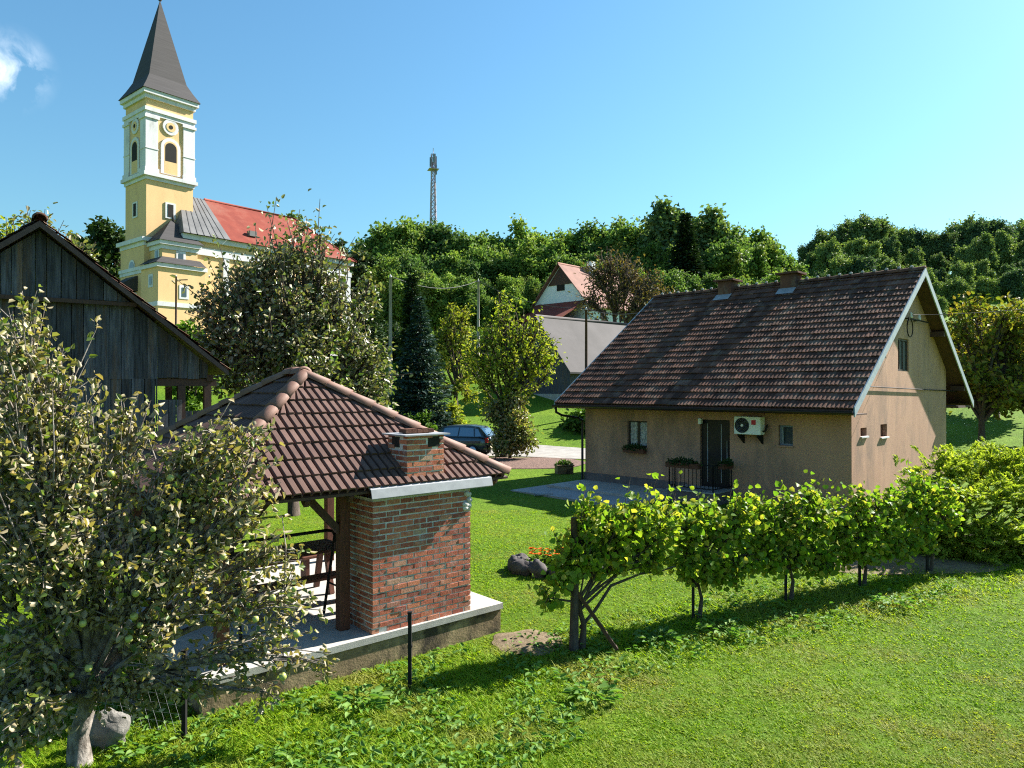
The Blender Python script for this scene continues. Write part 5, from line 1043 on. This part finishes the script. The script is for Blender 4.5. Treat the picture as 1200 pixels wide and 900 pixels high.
for k, (px, Y, py, rx, mt, lab) in enumerate(((690, 43, 478, 1.6, 'l_shrub', 'dark leafy shrub behind the house corner downpipe'), (640, 60, 398, 2.2, 'l_dark', 'dark shrub left of the shed roof'), (545, 62, 385, 2.4, 'l_dark', 'dark green shrub on the upper road verge'),
        (590, 64, 380, 2.6, 'l_shrub', 'tall green shrub along the upper road'), (500, 60, 378, 2.6, 'l_dark', 'dark shrub behind the blue spruce'), (455, 62, 372, 2.8, 'l_dark', 'dark bush behind the pale utility pole'), (760, 62, 388, 2.4, 'l_autumn', 'brownish bush behind the house ridge'),
        (232, 62, 395, 1.6, 'l_shrub', 'bright green bush below the church wall'), (225, 40, 372, 1.1, 'l_shrub', 'light green shrub beyond the barn eave'), (840, 72, 352, 2.6, 'l_autumn', 'yellowish bush behind the left chimney'), (885, 74, 355, 2.4, 'l_autumn', 'olive bush between the two house chimneys'), (655, 78, 376, 1.8, 'l_dark', 'dark hedge below the red annex roof'))):
    mid_tree('bush', lab, px, Y, py, rx, 100 + k, MAT[mt], 10, .32, .2, 50, 9, rx * .5, .1, twr=.02)

# ------------------------------------------------------------------ the wood on the hill: single trees, shared crowns
def forest():
    protos = []
    for s in range(7):
        h = 16.0; rd = random.Random(200 + s); rx = (4.2, 3.6, 4.8, 3.9, 3.2, 4.4, 3.4)[s]; nb = 70 + 4 * s
        bb = []
        for i in range(nb):
            v = Vector((rd.gauss(0, 1), rd.gauss(0, 1), rd.gauss(.25, 1))).normalized(); q = rd.uniform(.4, 1.0); br_ = rx * rd.uniform(.1, .3)
            bb.append((v.x * rx * 1.18 * q, v.y * rx * 1.18 * q, h * (.53 + .42 * v.z * q), br_, br_, br_ * rd.uniform(.8, 1.5)))
        m = MAT['l_for'] if s < 4 else MAT['l_for_haze']
        cr, br = blob_tree(bb, h * .35, .24, 400 + s, 15, 10, .6, .42, m, None, twig_branches=False, jitter=.45, up=.55, out=.6, rnd_n=.7, shape='diamond', inner=.35, sides=5)
        protos.append((cr, br, h))
    trunks = [None] * 7
    labs = [('round crowned green tree of the wood behind the house', 'trees of the near wood'), ('tree of the farther wood on the right, leaves tinted haze blue', 'trees of the far wood')]
    def put(px, Y, py_top, s, grp, seed):
        rd = random.Random(seed); x = X(px, Y); z0 = gz(x, Y) - .3; h = Z(py_top, Y) - z0; cr, br, ph = protos[s]
        t = thing('woodland_tree', labs[grp][0], 'tree', (x, Y, z0), rd.uniform(0, 6.28), labs[grp][1]); q = h / ph; wq = q * rd.uniform(.85, 1.15) if q < 1.3 else 1.2 * rd.uniform(.9, 1.15); t.scale = (wq, wq, q)
        link('crown', cr, t)
        if trunks[s] is None: o = br.build('trunk', MAT['bark'], t); trunks[s] = o.data
        else: link('trunk', trunks[s], t)
    near = [(395, 320), (415, 300), (440, 262), (460, 248), (485, 245), (520, 262), (560, 263), (600, 259), (650, 254), (700, 251), (740, 254), (768, 246), (782, 232), (800, 242), (822, 243), (850, 252), (880, 258), (905, 275), (925, 296), (945, 320)]
    rd = random.Random(77)
    sky_y = lambda px: float(np.interp(px, [a for a, b in near], [b for a, b in near]))
    px = 436
    while px < 935: put(px, 128 + rd.uniform(-6, 6), sky_y(px) + rd.uniform(-3, 9), rd.randrange(4), 0, int(px)); px += rd.uniform(17, 27)
    px = 432
    while px < 925: put(px, 114 + rd.uniform(-4, 4), max(sky_y(px) + 22, 275) + rd.uniform(-6, 16), rd.randrange(4), 0, int(px) + 1000); px += rd.uniform(20, 30)
    px = 425
    while px < 935: put(px, 100 + rd.uniform(-4, 4), max(sky_y(px) + 50, 302) + rd.uniform(-6, 16), rd.randrange(4), 0, int(px) + 2000); px += rd.uniform(24, 36)
    for px_, py in ((450, 335), (525, 340), (570, 345), (470, 310), (510, 318), (545, 325), (600, 335), (860, 330), (905, 318), (930, 330)): put(px_, 86, py, rd.randrange(4), 0, px_ + 3000)
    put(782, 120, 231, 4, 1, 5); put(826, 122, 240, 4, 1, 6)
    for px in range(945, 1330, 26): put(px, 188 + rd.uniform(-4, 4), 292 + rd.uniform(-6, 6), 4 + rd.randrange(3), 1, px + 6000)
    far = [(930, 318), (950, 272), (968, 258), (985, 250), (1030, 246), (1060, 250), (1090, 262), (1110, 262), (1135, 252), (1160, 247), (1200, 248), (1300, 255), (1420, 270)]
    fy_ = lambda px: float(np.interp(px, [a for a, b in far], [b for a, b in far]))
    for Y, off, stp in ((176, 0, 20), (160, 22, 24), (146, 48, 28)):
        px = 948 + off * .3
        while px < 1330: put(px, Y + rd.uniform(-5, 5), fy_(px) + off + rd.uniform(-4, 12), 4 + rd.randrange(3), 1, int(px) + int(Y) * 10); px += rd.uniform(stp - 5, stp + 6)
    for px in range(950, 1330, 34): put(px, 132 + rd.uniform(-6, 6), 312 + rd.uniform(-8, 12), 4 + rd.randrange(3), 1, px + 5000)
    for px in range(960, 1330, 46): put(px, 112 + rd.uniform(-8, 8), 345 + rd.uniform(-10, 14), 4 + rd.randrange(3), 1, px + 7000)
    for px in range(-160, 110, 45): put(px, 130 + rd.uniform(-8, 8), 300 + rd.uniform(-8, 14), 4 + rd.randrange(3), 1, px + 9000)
forest()

# ------------------------------------------------------------------ grass and weeds
def grass():
    rg = np.random.default_rng(9); n = 520000
    Y = 6.2 + 14.5 * rg.random(n) ** 1.9; px = -60 + 1330 * rg.random(n); x = (px - 600) / F * Y
    # keep clear of the gazebo slab, the soil by the vines
    c, s = math.cos(GR), math.sin(GR); lx = (x - GO.x) * c + (Y - GO.y) * s; ly = -(x - GO.x) * s + (Y - GO.y) * c
    ok = ~((lx > -2.32) & (lx < 2.32) & (ly > -.07) & (ly < 4.8)); hx = (x - HO.x) * math.cos(HR) + (Y - HO.y) * math.sin(HR); hy = -(x - HO.x) * math.sin(HR) + (Y - HO.y) * math.cos(HR)
    ok &= ~((hx > -2.4) & (hy > 5.5)) & ~((hx > 1.1) & (hy > .4)) & ~((hx > -.2) & (hy > 3.9) & (hx < 1.2)); x, Y = x[ok], Y[ok]; n = len(x)
    zz = np.interp(Y, ROWS, RZ)
    # rough grass left and under the vines, mown on the right
    row = np.interp(x, [-3, .9, 2.98, 4.85, 6.55, 8.35, 12], [8.2, 10.4, 11.7, 12.6, 13.4, 14.3, 16]); d = row - Y
    rough = np.clip((1.9 - d) / .8, 0, 1) * np.clip((d + 1.2) / .6, 0, 1); rough = np.maximum(rough, np.clip((1.2 - x) / 1.5, 0, 1) * np.clip((10.5 - Y) / .8, 0, 1))
    def vnoise(sc, seed):   # smooth value noise over the plan
        G = np.random.default_rng(seed).random((260, 260)); u, v = (x + 30) / sc, Y / sc; i, j = np.floor(u).astype(int), np.floor(v).astype(int); fu, fv = u - i, v - j; fu, fv = fu * fu * (3 - 2 * fu), fv * fv * (3 - 2 * fv); i %= 259; j %= 259
        return (G[i, j] * (1 - fu) + G[i + 1, j] * fu) * (1 - fv) + (G[i, j + 1] * (1 - fu) + G[i + 1, j + 1] * fu) * fv
    tuft = vnoise(.13, 1) * .6 + vnoise(.34, 2) * .4; keep = rg.random(n) < np.clip(.25 + 1.5 * tuft, 0, 1) + rough
    x, Y, zz, rough, tuft = x[keep], Y[keep], zz[keep], rough[keep], tuft[keep]; n = len(x)
    L = (.035 + .035 * rg.random(n)) * (.55 + 1.1 * tuft) * (1 + 1.5 * rough * rg.random(n)); P = np.stack([x, Y, zz - .005], 1)
    a = rg.random(n) * 6.283; D = np.stack([np.cos(a) * .7, np.sin(a) * .7, .25 + .6 * rg.random(n)], 1); N = np.stack([-np.cos(a), -np.sin(a), np.full(n, .5)], 1) + rg.normal(size=(n, 3)) * .3
    o = link('lawn_grass', leaf_mesh('lawn_grass', P, D, N, L, .008 + .006 * rg.random(n) + .0006 * Y + .006 * rough, MAT['grass'], 'blade', 0, .25)); tag(o, 'sunlit green lawn grass, mown on the right and rough on the left', 'grass', kind='stuff')
    # broad leaved ground plants through the rough grass
    n = 9000; Y = 6.4 + 7.5 * rg.random(n) ** 1.3; px = 120 + 1000 * rg.random(n); x = (px - 600) / F * Y; row = np.interp(x, [-3, .9, 2.98, 4.85, 6.55, 8.35], [8.2, 10.4, 11.7, 12.6, 13.4, 14.3]); d = row - Y
    nz = np.array([mnoise.noise(Vector((a_ * 1.3, b_ * 1.3, 4))) for a_, b_ in zip(x, Y)])
    ok = (((d > -1.0) & (d < 1.5)) | ((x < .8) & (Y < 9.6))) & (nz > -.1); lx = (x - GO.x) * c + (Y - GO.y) * s; ly = -(x - GO.x) * s + (Y - GO.y) * c; ok &= ~((lx > -2.35) & (lx < 2.35) & (ly > -.12))
    x, Y = x[ok], Y[ok]; n = len(x); a = rg.random(n) * 6.283; zz = np.interp(Y, ROWS, RZ) + .02 + .06 * rg.random(n)
    o = link('ground_cover', leaf_mesh('ground_cover', np.stack([x, Y, zz], 1), np.stack([np.cos(a), np.sin(a), .25 + .4 * rg.random(n)], 1), np.stack([-np.cos(a) * .3, -np.sin(a) * .3, np.ones(n)], 1) + rg.normal(size=(n, 3)) * .3, .06 + .06 * rg.random(n), .035 + .03 * rg.random(n), MAT['l_weed'])); tag(o, 'low broad leaved weeds through the rough grass', 'weeds', kind='stuff')
    for k, (px, py, lab) in enumerate(((420, 828, 'broad leaved weed near the black fence post at the slab'), (692, 818, 'pale leaved weed clump alone in the open lawn'), (1045, 712, 'broad leaved weed clump below the fourth vine post'), (845, 742, 'dark broad leaved weed clump below the second vine post'), (770, 752, 'leafy weed clump in the vine shadow'))):
        Yc = 3.8 * F / (py - HZ); xc = X(px, Yc); t = thing('weed_plant', lab, 'plant', (xc, Yc, gz(xc, Yc))); m = 70; a = rg.random(m) * 6.283; q = rg.random(m) ** .6 * .3; Pp = np.stack([np.cos(a) * q, np.sin(a) * q, .05 + .12 * rg.random(m)], 1)
        link('foliage', leaf_mesh('foliage', Pp, np.stack([np.cos(a), np.sin(a), .5 * rg.random(m)], 1), np.tile([0, 0, 1.], (m, 1)) + rg.normal(size=(m, 3)) * .3, .07 + .07 * rg.random(m), .045 + .04 * rg.random(m), MAT['l_weed']), t)
grass()
